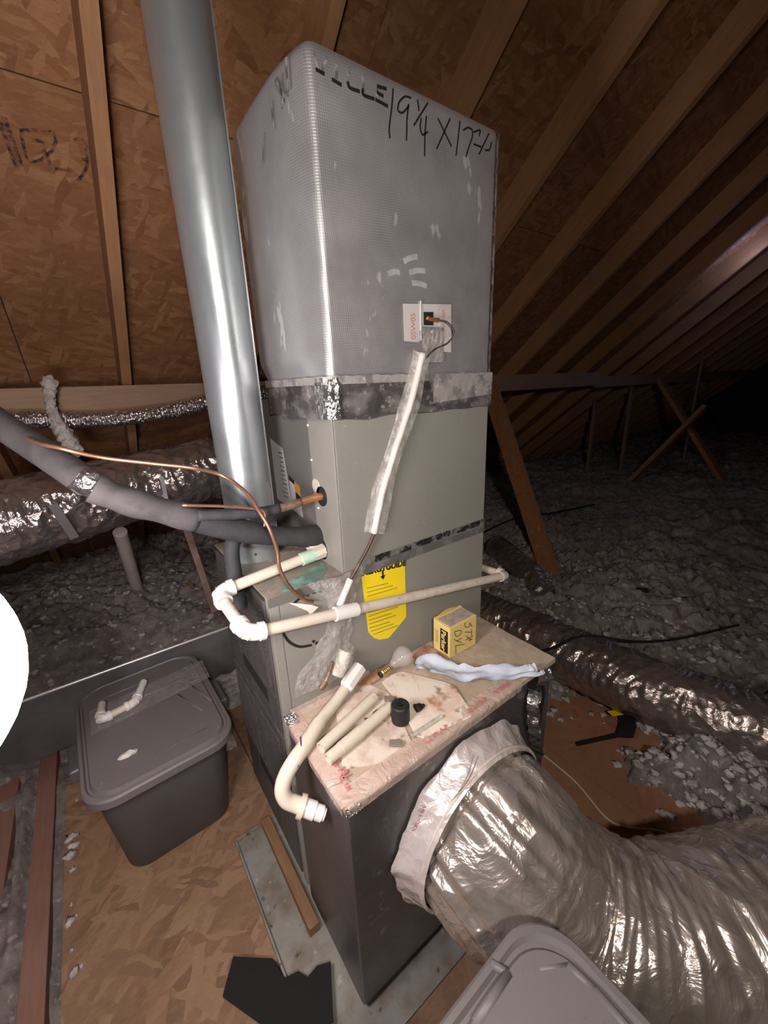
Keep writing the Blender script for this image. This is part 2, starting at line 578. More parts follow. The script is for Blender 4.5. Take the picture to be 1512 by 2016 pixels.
def grid(bm, nu, nv, f, thick=0):
    """surface patch f(s, t) -> point, both in 0..1"""
    g = [[bm.verts.new(f(i / nu, j / nv)) for j in range(nv + 1)] for i in range(nu + 1)]
    for i in range(nu):
        for j in range(nv):
            bm.faces.new((g[i][j], g[i + 1][j], g[i + 1][j + 1], g[i][j + 1]))
    if thick:
        bmesh.ops.solidify(bm, geom=bm.faces[:], thickness=thick)
    return bm


def text_bm(body, size, mat4, extrude=.0003, bold=0.):
    cu = bpy.data.curves.new('text', 'FONT')
    cu.body = body
    cu.size = size
    cu.extrude = extrude
    cu.offset = bold
    cu.align_x = 'CENTER'
    cu.align_y = 'CENTER'
    o = bpy.data.objects.new('text', cu)
    C.objects.link(o)
    dg = bpy.context.evaluated_depsgraph_get()
    me = o.evaluated_get(dg).to_mesh()
    bm = B()
    bm.from_mesh(me)
    o.evaluated_get(dg).to_mesh_clear()
    bpy.data.objects.remove(o)
    bmesh.ops.transform(bm, matrix=mat4, verts=bm.verts[:])
    return bm


def frame(o, x, y):
    """matrix with text X along x, text Y along y"""
    x, y = V(x).normalized(), V(y).normalized()
    z = x.cross(y)
    return Matrix(((x.x, y.x, z.x, o[0]), (x.y, y.y, z.y, o[1]), (x.z, y.z, z.z, o[2]), (0, 0, 0, 1)))


def nz(x, y=0, z=0):
    return noise.noise(V((x, y, z)))


# ------------------------------------------------------------------ the attic shell
H0, SL = 2.95, math.tan(math.radians(40))     # underside of the rafters: z = H0 - SL*y
c40, s40 = math.cos(math.radians(40)), math.sin(math.radians(40))
RIDGE_Y = -1.7
XL, XR = -3.1, 11.2
EAVE = 3.95


def under(y):
    return H0 - SL * y


# roof seen in the photograph: local x = east, local y = down the slope, local z = up out of the roof
roof = empty('ceiling', (0, 0, H0), kind='structure', rot=(-math.radians(40), 0, 0))
y_top, y_bot = RIDGE_Y / c40, EAVE / c40
DEPTH = .14
rx = [-.215 + .61 * k for k in range(-4, 3)] + [1.62, 2.25, 2.92, 3.57] + [3.57 + .61 * k for k in range(1, 13)]
rme = None
for x in rx:
    bm = box(B(), -.042, 0, y_top, y_bot, 0, DEPTH)
    o = obj('rafter', bm, m_rafter, roof, local=True)
    o.location.x = x
# sheathing panels, 1.22 m up the slope and 2.44 m along it, joints staggered
seam0 = .795 / c40 + .012
rows = [seam0 + 1.22 * k for k in range(-3, 5)]
for k, y0 in enumerate(rows):
    y1 = y0 + 1.216
    a, b = max(y0, y_top), min(y1, y_bot)
    if b - a < .05:
        continue
    x = XL + (0 if k % 2 else -1.22) + .05
    while x < XR:
        p, q = max(x, XL), min(x + 2.436, XR)
        if q - p > .05:
            bm = box(B(), 0, q - p, 0, b - a, DEPTH, DEPTH + .012)
            o = obj('osb_panel', bm, m_osb_roof, roof, local=True)
            o.location = (p, a, 0)
        x += 2.44
ST = [[(-0.469, 1.178), (-0.456, 1.295)], [(-0.456, 1.165), (-0.444, 1.282)], [(-0.424, 1.185), (-0.344, 1.168), (-0.358, 1.223), (-0.423, 1.271), (-0.424, 1.185)], [(-0.401, 1.203), (-0.371, 1.203), (-0.381, 1.234)], [(-0.371, 1.231), (-0.37, 1.28)], [(-0.356, 1.271), (-0.315, 1.267)], [(-0.292, 1.175), (-0.266, 1.170), (-0.268, 1.242), (-0.298, 1.292)], [(-0.292, 1.228), (-0.268, 1.223)]]
m_stamp = M('worn_black_stamp', (.03, .022, .018), .8, 0, [(60, .40, .58, (.26, .11, .045))])
for k, st in enumerate(ST):
    bm = ribbon(B(), [st], .012 if k < 2 else .009, lambda u, v, h: V((u, v, DEPTH - .0004 - h)), 2)
    obj('mill_stamp', bm, m_stamp, roof, local=True)
# other slope, behind the camera, and the gable ends
bm = B()
zr = under(RIDGE_Y) + .15
sheet(bm, [(RIDGE_Y, zr), (2 * RIDGE_Y - EAVE, under(EAVE) + .15), (2 * RIDGE_Y - EAVE, under(EAVE) + .17), (RIDGE_Y, zr + .02)], lambda u, v, h: V((h, u, v)), XR - XL)
bmesh.ops.translate(bm, verts=bm.verts[:], vec=(XL, 0, 0))
obj('ceiling_back', bm, m_osb_roof, kind='structure')
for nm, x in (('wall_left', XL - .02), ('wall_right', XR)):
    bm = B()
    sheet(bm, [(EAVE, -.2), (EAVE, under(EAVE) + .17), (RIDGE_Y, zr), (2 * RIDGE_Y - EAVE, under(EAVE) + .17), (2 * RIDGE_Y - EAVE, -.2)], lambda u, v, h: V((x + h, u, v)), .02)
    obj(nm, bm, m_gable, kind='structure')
YB = 2 * RIDGE_Y - EAVE

# floor: ceiling boards below, joists, loose deck panels
fl = empty('floor', (0, 0, -.2), kind='structure')
obj('ceiling_board', box(B(), XL, XR, YB, EAVE, -.2, -.165), m_drywall, fl)
for x in (-.885, -1.01, -1.5, -2.1, -.45, 0.2, .75, 1.1):
    obj('joist', box(B(), x - .03, x + .03, YB + 1, EAVE - .3, -.165, -.0005 if x > -.8 else .012, .004), m_joist, fl)
deck = [(-.82, -.18, -2.6, .985, 0), (-.177, .62, -2.6, 1.2, 0), (.623, .86, -1.25, .55, 1), (.863, 1.09, -1.25, .35, 1), (1.093, 1.35, -1.25, .3, 1)]
for x0, x1, y0, y1, red in deck:
    obj('deck_panel', box(B(), x0, x1, y0, y1, 0, .018, .002), m_osb_red if red else m_osb_floor, fl)
FZ = .018

# ------------------------------------------------------------------ blown insulation
rs = np.random.RandomState(3)


def vnoise(x, y, sc):
    x = np.asarray(x) * sc
    y = np.asarray(y) * sc
    xi = np.floor(x).astype(int)
    yi = np.floor(y).astype(int)
    fx = x - xi
    fy = y - yi
    fx = fx * fx * (3 - 2 * fx)
    fy = fy * fy * (3 - 2 * fy)
    g = VN
    h = lambda a, b: g[a % 512, b % 512]
    return (h(xi, yi) * (1 - fx) + h(xi + 1, yi) * fx) * (1 - fy) + (h(xi, yi + 1) * (1 - fx) + h(xi + 1, yi + 1) * fx) * fy


VN = rs.rand(512, 512) - .5


def fbm(x, y, sc, octv=4):
    return sum(vnoise(x + 13.7 * k, y + 7.1 * k, sc * 2 ** k) * .55 ** k for k in range(octv))


def sst(v, a, b):
    t = np.clip((v - a) / (b - a), 0, 1)
    return t * t * (3 - 2 * t)


def rect_d(x, y, x0, x1, y0, y1):
    """distance outside a rectangle (negative inside)"""
    dx = np.maximum(x0 - x, x - x1)
    dy = np.maximum(y0 - y, y - y1)
    return np.where((dx > 0) & (dy > 0), np.hypot(dx, dy), np.maximum(dx, dy))


def ins_height(x, y):
    n1 = fbm(x, y, 1.3, 3)
    n2 = fbm(x + 5, y + 3, 7, 4)
    n3 = fbm(x + 1, y + 9, 26, 4)
    n4 = np.abs(fbm(x + 3, y + 2, 34, 3))
    h = np.where(x > .3, .16 + .05 * sst(x, 1.2, 2.2), .235) + .10 * n1 + .075 * n2 + .045 * n3 - .012 * n4
    wob = .10 * fbm(x + 2, y + 4, 5, 4)
    # bare deck left of the furnace and in front of it
    d = rect_d(x, y, -.80, .66, -3.2, 1.19) + wob * .7
    h = np.where(x < .3, np.minimum(h, -.10 + .55 * np.clip(d + .09, 0, 1)), h)
    # bare deck to the right of the return box
    d = np.minimum(rect_d(x, y, .45, 1.02, -3.2, .13 - .0), rect_d(x, y, .45, 1.25, -.42, -.05)) + wob * 1.2
    d = d + .05 * n3
    hr = -.05 + 1.25 * np.clip(d + .05, 0, .5)
    h = np.where(x >= .3, np.minimum(h, hr), h)
    h = np.where(rect_d(x, y, -.25, .56, -.42, .47) < 0, -.17, h)
    # left of the deck the wool lies between bare joists
    jl = np.minimum(np.abs(x + .885), np.abs(x + 1.01))
    cut = sst(.052 - jl + .03 * n2, 0, .02)
    low = (x < -.8) & (y < 1.15)
    h = np.where(low, np.minimum(h, -.03 + .06 * n2 + .05 * n1 + .07 * sst(-x, .9, 1.6) + .12 * sst(y, .2, 1.1)), h)
    h = np.where(low & (jl < .05), np.minimum(h, -.01 + .05 * n2), h)
    return h


def insulation(x0, x1, y0, y1, step):
    nx = int((x1 - x0) / step) + 1
    ny = int((y1 - y0) / step) + 1
    X, Y = np.meshgrid(np.linspace(x0, x1, nx), np.linspace(y0, y1, ny), indexing='ij')
    Z = ins_height(X, Y)
    lim = H0 + .1 - SL * Y
    Z = np.maximum(np.minimum(Z, lim), -.163)
    co = np.stack([X.ravel(), Y.ravel(), Z.ravel()], 1)
    idx = np.arange(nx * ny).reshape(nx, ny)
    f = np.stack([idx[:-1, :-1].ravel(), idx[1:, :-1].ravel(), idx[1:, 1:].ravel(), idx[:-1, 1:].ravel()], 1)
    zz = Z.ravel()[f].max(1)
    f = f[zz > -.13]
    return co, f


cos, fcs, n = [], [], 0
for a in ((XL + .03, -1.4, -1.6, 3.8, .04), (-1.4, .6, -1.0, 3.8, .0125), (.6, 3.0, -1.2, 3.8, .0105), (3.0, XR - .03, -1.6, 3.8, .03)):
    co, f = insulation(*a)
    cos.append(co)
    fcs.append(f + n)
    n += len(co)
co = np.concatenate(cos)
f = np.concatenate(fcs)
me = bpy.data.meshes.new('insulation')
me.vertices.add(len(co))
me.vertices.foreach_set('co', co.ravel())
me.loops.add(f.size)
me.loops.foreach_set('vertex_index', f.ravel())
me.polygons.add(len(f))
me.polygons.foreach_set('loop_start', np.arange(0, f.size, 4))
me.polygons.foreach_set('loop_total', np.full(len(f), 4))
me.polygons.foreach_set('use_smooth', np.ones(len(f), bool))
me.update()
me.validate()
me.materials.append(m_ins)
ins = bpy.data.objects.new('insulation', me)
C.objects.link(ins)
tag(ins, 'lumpy grey-brown blown insulation covering the attic floor around the furnace', 'insulation', kind='stuff')

# loose tufts of wool
spots = []
for k in range(46):
    x, y = random.choice(((random.uniform(1.02, 1.22), random.uniform(-.55, .0)), (random.gauss(-.80, .018), random.uniform(.0, .9)), (random.uniform(.75, .95), random.uniform(-.66, -.52))))
    spots.append((x, y, FZ))
for k in range(320):
    x, y = random.uniform(.98, 1.32), random.uniform(-.85, -.12)
    hh = float(ins_height(np.array([x]), np.array([y]))[0])
    if hh > FZ:
        spots.append((x, y, hh - .002))
for k in range(1500):
    if k % 4 == 3:
        x, y = random.uniform(-1.25, -.05), random.uniform(1.24, 2.5)
    else:
        x = 1.0 + abs(random.gauss(0, .65))
        y = random.uniform(-.85, 1.3)
    hh = float(ins_height(np.array([x]), np.array([y]))[0])
    if hh > -.02:
        spots.append((x, y, max(hh, FZ) - .004))
bm = B()
bmesh.ops.create_icosphere(bm, subdivisions=2, radius=1)
bm.verts.ensure_lookup_table()
ico = np.array([q.co[:] for q in bm.verts])
icf = np.array([[q.index for q in f.verts] for f in bm.faces])
bm.free()
vv, ff = [], []
for k, (x, y, z) in enumerate(spots):
    r = random.uniform(.004, .016) * (.8 if z == FZ else 1)
    d = 1 + (rs.rand(len(ico)) - .5) * .75 + .35 * np.sin(ico @ rs.uniform(-5, 5, 3))
    p = ico * d[:, None] * r
    p[:, 0] = p[:, 0] * random.uniform(.8, 1.6) + x
    p[:, 1] = p[:, 1] * 1.3 + y
    p[:, 2] = np.maximum(p[:, 2] * .75, -r * .4) + z + r * .3
    vv.append(p)
    ff.append(icf + k * len(ico))
vv = np.concatenate(vv)
ff = np.concatenate(ff)
org = V((1.2, .3, FZ))
me = bpy.data.meshes.new('wool_tuft')
me.from_pydata((vv - np.array(org)).tolist(), [], ff.tolist())
me.polygons.foreach_set('use_smooth', np.ones(len(ff), bool))
me.materials.append(m_wool)
o = bpy.data.objects.new('wool_tuft', me)
o.location = org
o['kind'] = 'stuff'
C.objects.link(o)
tag(o, 'loose pale tufts of insulation wool scattered on the deck edges', 'insulation tufts')

# ------------------------------------------------------------------ purlin, braces
bm = bar(B(), (XL + .4, 1.60, 1.505), (4.35, 1.60, 1.505), .04, .14)
tag(obj('purlin', bm, m_purlin), 'long horizontal board under the rafters behind the metal cabinet', 'beam')
bm = bar(B(), (4.36, 1.62, 1.47), (XR - .1, 1.62, 1.47), .04, .12)
tag(obj('purlin', bm, m_purlin), 'horizontal board far back at right, beyond the first one', 'beam')
br = empty('roof_brace', (2.15, .66, .1), 'orange-brown slanted brace just right of the cabinet, foot in insulation', 'brace')
obj('board', bar(B(), (2.50, 1.585, 1.50), (2.13, .62, .10), .04, .10, (1, 0, 0)), m_brace, br)
obj('board', bar(B(), (2.40, 1.55, 1.50), (2.06, .60, .10), .12, .04, (1, 0, 0)), m_brace, br)
bm = bar(B(), (6.05, 1.64, 1.5), (6.0, .62, .12), .05, .14, (1, 0, 0))
tag(obj('roof_brace', bm, m_brace), 'dim slanted brace far right, leaning down to the right', 'brace')
bm = bar(B(), (5.9, 1.0, 1.1), (4.85, 1.42, .1), .05, .12, (1, 0, 0))
tag(obj('roof_brace', bm, m_brace), 'dim slanted brace far right, crossing down to the left', 'brace')
for i, (x, y, lb) in enumerate(((5.2, 2.02, 'thin upright in the dark at right, nearest the first brace'), (5.6, 1.75, 'thin upright in the dark at right, next to the crossing braces'), (7.2, 1.5, 'thin upright in the dark at far right above the crossing braces'))):
    bm = bar(B(), (x, y, .1), (x, y, under(y) if i < 2 else 2.0), .03, .05, (1, 0, 0))
    tag(obj('truss_upright', bm, m_purlin), lb, 'post')

# ------------------------------------------------------------------ gas furnace (x -.20...545, y 0....45)
furn = empty('furnace', (.17, .22, FZ), 'grey steel furnace cabinet with dark louvred doors on its left side', 'furnace')
FB, FT = .10, 1.07
obj('cabinet', box(B(), -.178, .545, 0, .45, FB, FT - .004, .003), m_gray, furn)
obj('corner_post', box(B(), -.202, -.178, -.0015, .02, FB, FT - .004, .002), m_gray, furn)
obj('top_plate', box(B(), -.203, .545, -.002, .45, FT - .004, FT, .0015), m_dusttop, furn)
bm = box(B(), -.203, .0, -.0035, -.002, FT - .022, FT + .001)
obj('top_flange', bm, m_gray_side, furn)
bm = box(B(), -.194, -.178, .02, .45, FB, FT - .006)
obj('front_frame', bm, m_black, furn)
for (z0, z1, nm) in ((.66, 1.055, 'upper_door'), (.125, .645, 'lower_door')):
    d = obj(nm, box(B(), -.206, -.194, .024, .447, z0, z1, .003), m_dark, furn)
    lv = B()
    for ya, yb in ((.05, .225), (.25, .425)):
        k = 0
        zz = z1 - .03
        while zz > z1 - .26:
            box(lv, -.2105, -.205, ya, yb, zz - .006, zz, 0)
            zz -= .0125
    obj('louvres', lv, m_dark, d, kind='stuff')
    obj('door_slot', box(B(), -.2075, -.2055, .10, .30, z1 - .34, z1 - .30), m_black, d)
    obj('door_rib', box(B(), -.2085, -.2055, .03, .44, z1 - .285, z1 - .278, .001), m_dark, d)
# green corrosion from the drain
bm = B()
out = [(-.015, .055), (-.05, .02), (-.10, .006), (-.16, .012), (-.15, .045), (-.10, .06), (-.05, .085), (-.01, .10)]
sheet(bm, out, lambda u, v, h: V((u, v, FT + h)), .0012)
obj('corrosion_patch', bm, m_green, furn)
# marker arcs drawn on the side
SM = [[(-0.1754, 0.9674), (-0.1629, 0.9389), (-0.1386, 0.9146), (-0.1087, 0.9053)], [(-0.1383, 1.0391), (-0.1243, 1.045), (-0.1149, 1.0457)],
      [(-0.104, 1.0459), (-0.0908, 1.0537)], [(-0.0886, 1.0474), (-0.0747, 1.0466), (-0.0653, 1.0405)], [(-0.102, 0.9144), (-0.0994, 0.9117)], [(-0.0943, 0.9048), (-0.09, 0.9044)]]
for st in SM:
    obj('marker_arc', ribbon(B(), [st], .0068, front(-.0004)), m_ink, furn)

# yellow energy label, partly under the seam tape
lab = B()
sheet(lab, [(.053, 1.066), (.203, 1.056), (.204, .862), (.168, .838), (.135, .818), (.105, .826), (.085, .84), (.066, .868)], front(-.0006), .0006)
lab = obj('energy_label', lab, m_label_y, furn)
lab['label'] = 'torn yellow paper label'
ex, ey = V((1, 0, -.10)).normalized(), V((.10, 0, 1)).normalized()
obj('label_print', text_bm('ENERGYGUIDE', .0245, frame((.126, -.0016, 1.047), ex, ey), .0003, .0011), m_ink, lab)
ar = B()
sheet(ar, [(.121, 1.042), (.1265, 1.042), (.1265, 1.025), (.133, 1.025), (.124, 1.013), (.115, 1.025), (.121, 1.025)], front(-.0014), .0004)
obj('label_arrow', ar, m_ink, lab)
ln = []
for k in range(13):
    z = 1.0 - .0125 * k
    if .90 < z < .975 and k < 6:
        continue
    x0 = .070 + max(0, (.87 - z) * .6)
    ln.append([(x0, z - .1 * (x0 - .12)), (.14 + .04 * ((k * 7) % 5) / 5, z - .1 * .04)])
obj('label_lines', ribbon(B(), ln, .0022, front(-.0014)), m_ink_gray, lab)

# ------------------------------------------------------------------ coil cabinet (x 0...533, y 0....45, z 1.07...1.5)
coil = empty('coil_cabinet', (.27, .22, FT), 'grey-green painted steel coil cabinet standing on the furnace', 'coil cabinet')
obj('cabinet', box(B(), .004, .543, .0, .45, FT + .001, 1.50, .003), m_gray, coil)
obj('side_flange', box(B(), -.001, .004, .0, .125, FT + .001, 1.50, .0015), m_gray, coil)
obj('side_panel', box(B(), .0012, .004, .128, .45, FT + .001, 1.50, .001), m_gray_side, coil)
for y, z in ((.118, 1.352), (.103, 1.225), (.12, 1.44)):
    bm = B()
    bmesh.ops.create_uvsphere(bm, u_segments=12, v_segments=8, radius=.004)
    bmesh.ops.translate(bm, verts=bm.verts[:], vec=(-.002, y, z))
    obj('screw', bm, m_white_screw, coil, smooth=True)
bm = tube(B(), [(-.004, .078, 1.262), (.002, .078, 1.262)], .026, 24)
obj('grommet', bm, m_rubber, coil, smooth=True, angle=.6)
bm = tube(B(), [(-.004, .105, 1.285), (.002, .105, 1.285)], .019, 20)
obj('grommet', bm, m_pvc_dirty, coil, smooth=True, angle=.6)
side = lambda u, v, h: V((-.0008 + .002 - h, u, v))
bm = sheet(B(), [(.31, 1.362), (.40, 1.385), (.40, 1.19), (.285, 1.18)], side, .0006)
wl = obj('spec_label', bm, m_label_w, coil)
bm = B()
for k in range(11):
    z = 1.345 - k * .0135
    box(bm, .0001, .0006, .315 - k * .001, .345 - (k % 3) * .006, z, z + .004)
obj('label_lines', bm, m_ink_fade, wl)
bm = sheet(B(), [(.215, 1.262), (.285, 1.285), (.285, 1.18), (.215, 1.17)], side, .0007)
w2 = obj('warning_label', bm, m_label_w, coil)
bm = sheet(B(), [(.215, 1.262), (.248, 1.273), (.248, 1.245), (.215, 1.236)], side, .0012)
obj('warning_band', bm, m_label_o, w2)
bm = sheet(B(), [(.25, 1.274), (.285, 1.285), (.285, 1.272), (.25, 1.262)], side, .0012)
sheet(bm, [(.215, 1.233), (.248, 1.243), (.248, 1.222), (.215, 1.212)], side, .0012)
obj('warning_header', bm, m_ink, w2)
# seam tape between coil and furnace: two grimy strips
bm = B()
grid(bm, 60, 2, lambda s, t: V((.085 + .459 * s, -.0022 + .0006 * nz(s * 20, t * 3), 1.0735 + .019 * t + .002 * nz(s * 30, t) + .004 * s)), .0008)
obj('seam_tape', bm, m_seam, coil)
bm = B()
grid(bm, 60, 2, lambda s, t: V((.02 + .524 * s, -.0022 + .0006 * nz(s * 20, t * 3), 1.0475 + .024 * t + .002 * nz(s * 34, t + 4) + .003 * s)), .0008)
obj('seam_tape', bm, m_seam2, coil)

# ------------------------------------------------------------------ supply plenum
ple = empty('supply_plenum', (.27, .18, 1.5), 'tall foil-faced duct-board plenum with handwritten size on its top edge', 'plenum')
PX0, PX1, PY0, PY1, PZ1 = -.006, .547, -.006, .352, 2.128


def pring(z):
    # plan outline; the left side swells towards the front corner above the taped joint
    b = min(1, max(0, (z - 1.548) / .05))
    top = max(0, (z - (PZ1 - .02)) / .02)
    pts_ = []
    turn = math.radians(90 - 19 * b)
    r = .02
    for k in range(9):
        a = turn * k / 8
        pts_.append((PX0 + .022 - r * math.sin(a), PY0 + r - r * math.cos(a)))
    x, y = pts_[-1]
    for k in range(14):
        a = turn + (math.pi / 2 - turn) * min(1, (k + .5) / 9)
        x -= math.cos(a) * .014
        y += math.sin(a) * .014
        pts_.append((x, y))
    xl = x
    pts_ += [(xl, y + (PY1 - .012 - y) * k / 10) for k in range(1, 11)]
    pts_ += [(xl + .012, PY1)] + [(xl + .012 + (PX1 - .018 - xl - .012) * k / 8, PY1) for k in range(1, 9)]
    pts_ += [(PX1, PY1 - .018 - (PY1 - PY0 - .036) * k / 8) for k in range(9)]
    pts_ += [(PX1 - .018 + .018 * math.cos(a), PY0 + .018 - .018 * math.sin(a)) for a in (.4, .8, 1.2)]
    pts_ += [(PX1 - .018 - (PX1 - .018 - PX0 - .022) * k / 24, PY0) for k in range(0, 24)]
    out_ = []
    for x, y in pts_:
        w_ = .0028 * nz(x * 7, y * 7, z * 5) * b * min(1, max(0, (y - PY0 - .002) / .06))
        cx_, cy_ = (PX0 + PX1) / 2, (PY0 + PY1) / 2
        k_ = 1 - .03 * top * top
        out_.append(V((cx_ + (x - cx_) * k_ + w_, cy_ + (y - cy_) * k_ + w_, z)))
    return out_


zs = [1.505 + (PZ1 - .02 - 1.505) * k / 40 for k in range(41)] + [PZ1 - .013, PZ1 - .006, PZ1]
rings = [[None] * 0 for _ in zs]
bm = B()
rings = [[bm.verts.new(q) for q in pring(z)] for z in zs]
for ra, rb in zip(rings, rings[1:]):
    for k in range(len(ra)):
        bm.faces.new((ra[k], ra[(k + 1) % len(ra)], rb[(k + 1) % len(ra)], rb[k]))
bm.faces.new(rings[-1])
bm.faces.new(rings[0])
bmesh.ops.recalc_face_normals(bm, faces=bm.faces[:])
bm.normal_update()
for fc in bm.faces:
    fc.material_index = 1 if abs(fc.normal.x) > .75 else 0
obj('duct_board', bm, [m_foil_f, m_foil_s], ple, smooth=True, angle=.5)


def wrap(s, t, z0, z1, off, amp, sc):
    """band round the front-left corner: s runs from the back of the left side to the right of the front"""
    L1, L2 = .36, .55
    d = s * (L1 + L2)
    r = .02
    if d < L1 - r:
        p, nn = V((PX0, PY0 + L1 - d, 0)), V((-1, 0, 0))
    elif d > L1 + r:
        p, nn = V((PX0 + d - L1, PY0, 0)), V((0, -1, 0))
    else:
        a = (d - L1 + r) / (2 * r) * math.pi / 2
        p = V((PX0 + r - r * math.cos(a), PY0 + r - r * math.sin(a), 0))
        nn = V((-math.cos(a), -math.sin(a), 0))
    z = z0 + (z1 - z0) * t
    p = p + nn * (off + amp * nz(d * sc, z * sc, 1.7))
    return V((p.x, p.y, z))


bm = B()
grid(bm, 160, 8, lambda s, t: wrap(s, t, 1.458 + .012 * nz(s * 9), 1.541, .003, .0012, 60))
obj('joint_tape', bm, m_tape_dark, ple, smooth=True)
bm = B()
grid(bm, 60, 16, lambda s, t: wrap(.335 + .095 * s, t, 1.459, 1.549, .005, .004, 90))
obj('corner_tape', bm, m_tape, ple, smooth=True)
bm = B()
grid(bm, 60, 6, lambda s, t: wrap(.74 + .26 * s, t, 1.478 + .014 * s, 1.548, .0042, .0015, 50))
obj('right_tape', bm, m_tape_dusty, ple, smooth=True)
bm = B()
grid(bm, 120, 3, lambda s, t: wrap(s, t, 1.535, 1.553 + .003 * nz(s * 40), .0045, .001, 60))
obj('tape_lip', bm, m_tape_dusty, ple, smooth=True)
bm = B()
grid(bm, 3, 120, lambda s, t: V((.523 + .010 * s + .002 * nz(t * 22), PY0 - .0012 - .0008 * nz(t * 30, s), 1.555 + .568 * t)))
obj('edge_tape_trim', bm, m_copperfoil, ple)
bm = B()


def edge_f(s, t):
    a = s * math.pi / 2
    k = .0175 + .0016 * nz(t * 26, s * 2)
    return V((PX1 - .018 + math.sin(a) * (k + .002), PY0 + .018 - math.cos(a) * (k + .002), 1.545 + .578 * t))


grid(bm, 8, 120, edge_f)
obj('edge_tape', bm, m_edge, ple, smooth=True)
# writing
S19 = [[(0.1981, 2.1099), (0.1934, 2.0799), (0.185, 2.0411), (0.1862, 2.0258)], [(0.245, 2.1093), (0.2294, 2.1069), (0.2136, 2.0929), (0.2096, 2.0786), (0.2214, 2.0775), (0.2361, 2.0905), (0.2391, 2.0958), (0.2344, 2.0721), (0.2317, 2.0334)], [(0.2647, 2.1105), (0.2682, 2.0949)], [(0.2938, 2.1143), (0.2539, 2.0652)], [(0.2743, 2.0814), (0.2715, 2.0652), (0.2778, 2.0544), (0.2935, 2.0631)], [(0.2898, 2.0894), (0.2856, 2.0595), (0.2839, 2.0177)], [(0.3254, 2.0952), (0.3676, 2.0558)], [(0.3625, 2.1052), (0.3215, 2.0396)], [(0.3953, 2.1091), (0.3903, 2.0781), (0.3838, 2.042)], [(0.4075, 2.0958), (0.4222, 2.1046), (0.4375, 2.1036), (0.438, 2.0901), (0.4266, 2.0667), (0.4181, 2.0474)], [(0.4437, 2.1018), (0.4652, 2.1107), (0.4626, 2.0997)], [(0.4447, 2.078), (0.47, 2.079)], [(0.4974, 2.1121), (0.4644, 2.0635)], [(0.4864, 2.0759), (0.5026, 2.0815), (0.5083, 2.0972)]]
obj('marker_writing', ribbon(B(), S19, .0036, front(PY0 - .0003)), m_ink, ple)
SV = [[(0.1584, 2.1027), (0.1787, 2.1048)], [(0.1578, 2.0921), (0.1704, 2.091)], [(0.1534, 2.0796), (0.1814, 2.0777)], [(0.122, 2.0863), (0.1227, 2.0786), (0.1472, 2.0794)], [(0.0871, 2.0866), (0.0912, 2.0802), (0.1122, 2.081)], [(0.0533, 2.0809), (0.0707, 2.0787)], [(0.0199, 2.0851), (0.0343, 2.0839)]]
for st in SV:
    obj('stencil_print', ribbon(B(), [st], .0058, front(PY0 - .0003)), m_ink, ple)
SVf = [[(0.1584, 2.1027), (0.1547, 2.0799)], [(0.1247, 2.1089), (0.122, 2.0863)], [(0.0922, 2.1094), (0.0871, 2.0866)], [(0.0641, 2.105), (0.061, 2.0817)], [(0.0171, 2.105), (0.026, 2.0842), (0.0425, 2.107)]]
for st in SVf:
    obj('stencil_print', ribbon(B(), [st], .0055, front(PY0 - .0002)), m_ink_fade, ple)
lf = lambda u, v, h: V((PX0 - .0135 - .008 * min(1, u / .12) - h, u, v))
for st in [[(.03, 2.105), (.032, 2.06)], [(.055, 2.09), (.057, 2.05)], [(.075, 2.095), (.05, 2.06)], [(.10, 2.07), (.10, 2.03)], [(.15, 2.04), (.17, 2.0)]]:
    obj('stencil_print', ribbon(B(), [st], .006, lf), m_ink_fade, ple)

SMR = [((.2215, 1.803), (.256, 1.815)), ((.238, 1.781), (.281, 1.789)), ((.246, 1.759), (.285, 1.757)), ((.175, 1.772), (.201, 1.777))]
m_smear = M('pale_dust_smear', (.46, .45, .445), .7, .2, [(50, .4, .6, (.36, .355, .355))])
for p, q in SMR:
    mid = ((p[0] + q[0]) / 2, (p[1] + q[1]) / 2 + .002)
    obj('dust_smear', ribbon(B(), [[p, mid, q]], .012, front(PY0 - .0002), 4, .0003), m_smear, ple)

# sensor patch on the plenum
pf = front(PY0 - .0012)
bm = sheet(B(), [(.212, 1.712), (.372, 1.722), (.374, 1.606), (.322, 1.608), (.318, 1.66), (.262, 1.655), (.26, 1.628), (.214, 1.63)], pf, .0008)
pt = obj('tape_patch', bm, m_patch, ple)
pt['label'] = 'white tape patch with red print'
obj('patch_hole', sheet(B(), [(.276, 1.698), (.309, 1.70), (.309, 1.669), (.276, 1.668)], front(PY0 - .0022), .0006), m_black, pt)
obj('patch_edge', box(B(), .2655, .2695, PY0 - .004, PY0 - .0015, 1.632, 1.722), m_white_screw, pt)
obj('patch_print', text_bm('0SW05', .020, frame((.242, PY0 - .0022, 1.664), (0, 0, 1), (-1, 0, 0)), .0003), m_redprint, pt)
obj('patch_print', text_bm('AF-100', .017, frame((.345, PY0 - .0022, 1.682), (0, 0, 1), (-1, 0, 0)), .0003), m_redprint, pt)
bm = tube(B(), spline([(.284, PY0 - .004, 1.685), (.300, PY0 - .006, 1.682), (.322, PY0 - .007, 1.682)]), .005, 10)
obj('sensor_nib', bm, m_copper, pt, smooth=True)
bm = tube(B(), spline([(.322, PY0 - .006, 1.682), (.350, PY0 - .012, 1.677), (.371, PY0 - .014, 1.655), (.355, PY0 - .010, 1.63), (.325, PY0 - .006, 1.618), (.30, PY0 - .008, 1.608), (.278, PY0 - .010, 1.592)]), .0018, 8)
obj('sensor_lead', bm, m_bronze, pt, smooth=True)
bm = B()
grid(bm, 10, 8, lambda s, t: V((.27 + .075 * s, PY0 - .003 - .004 * abs(nz(s * 6, t * 6)), 1.58 + .085 * t)))
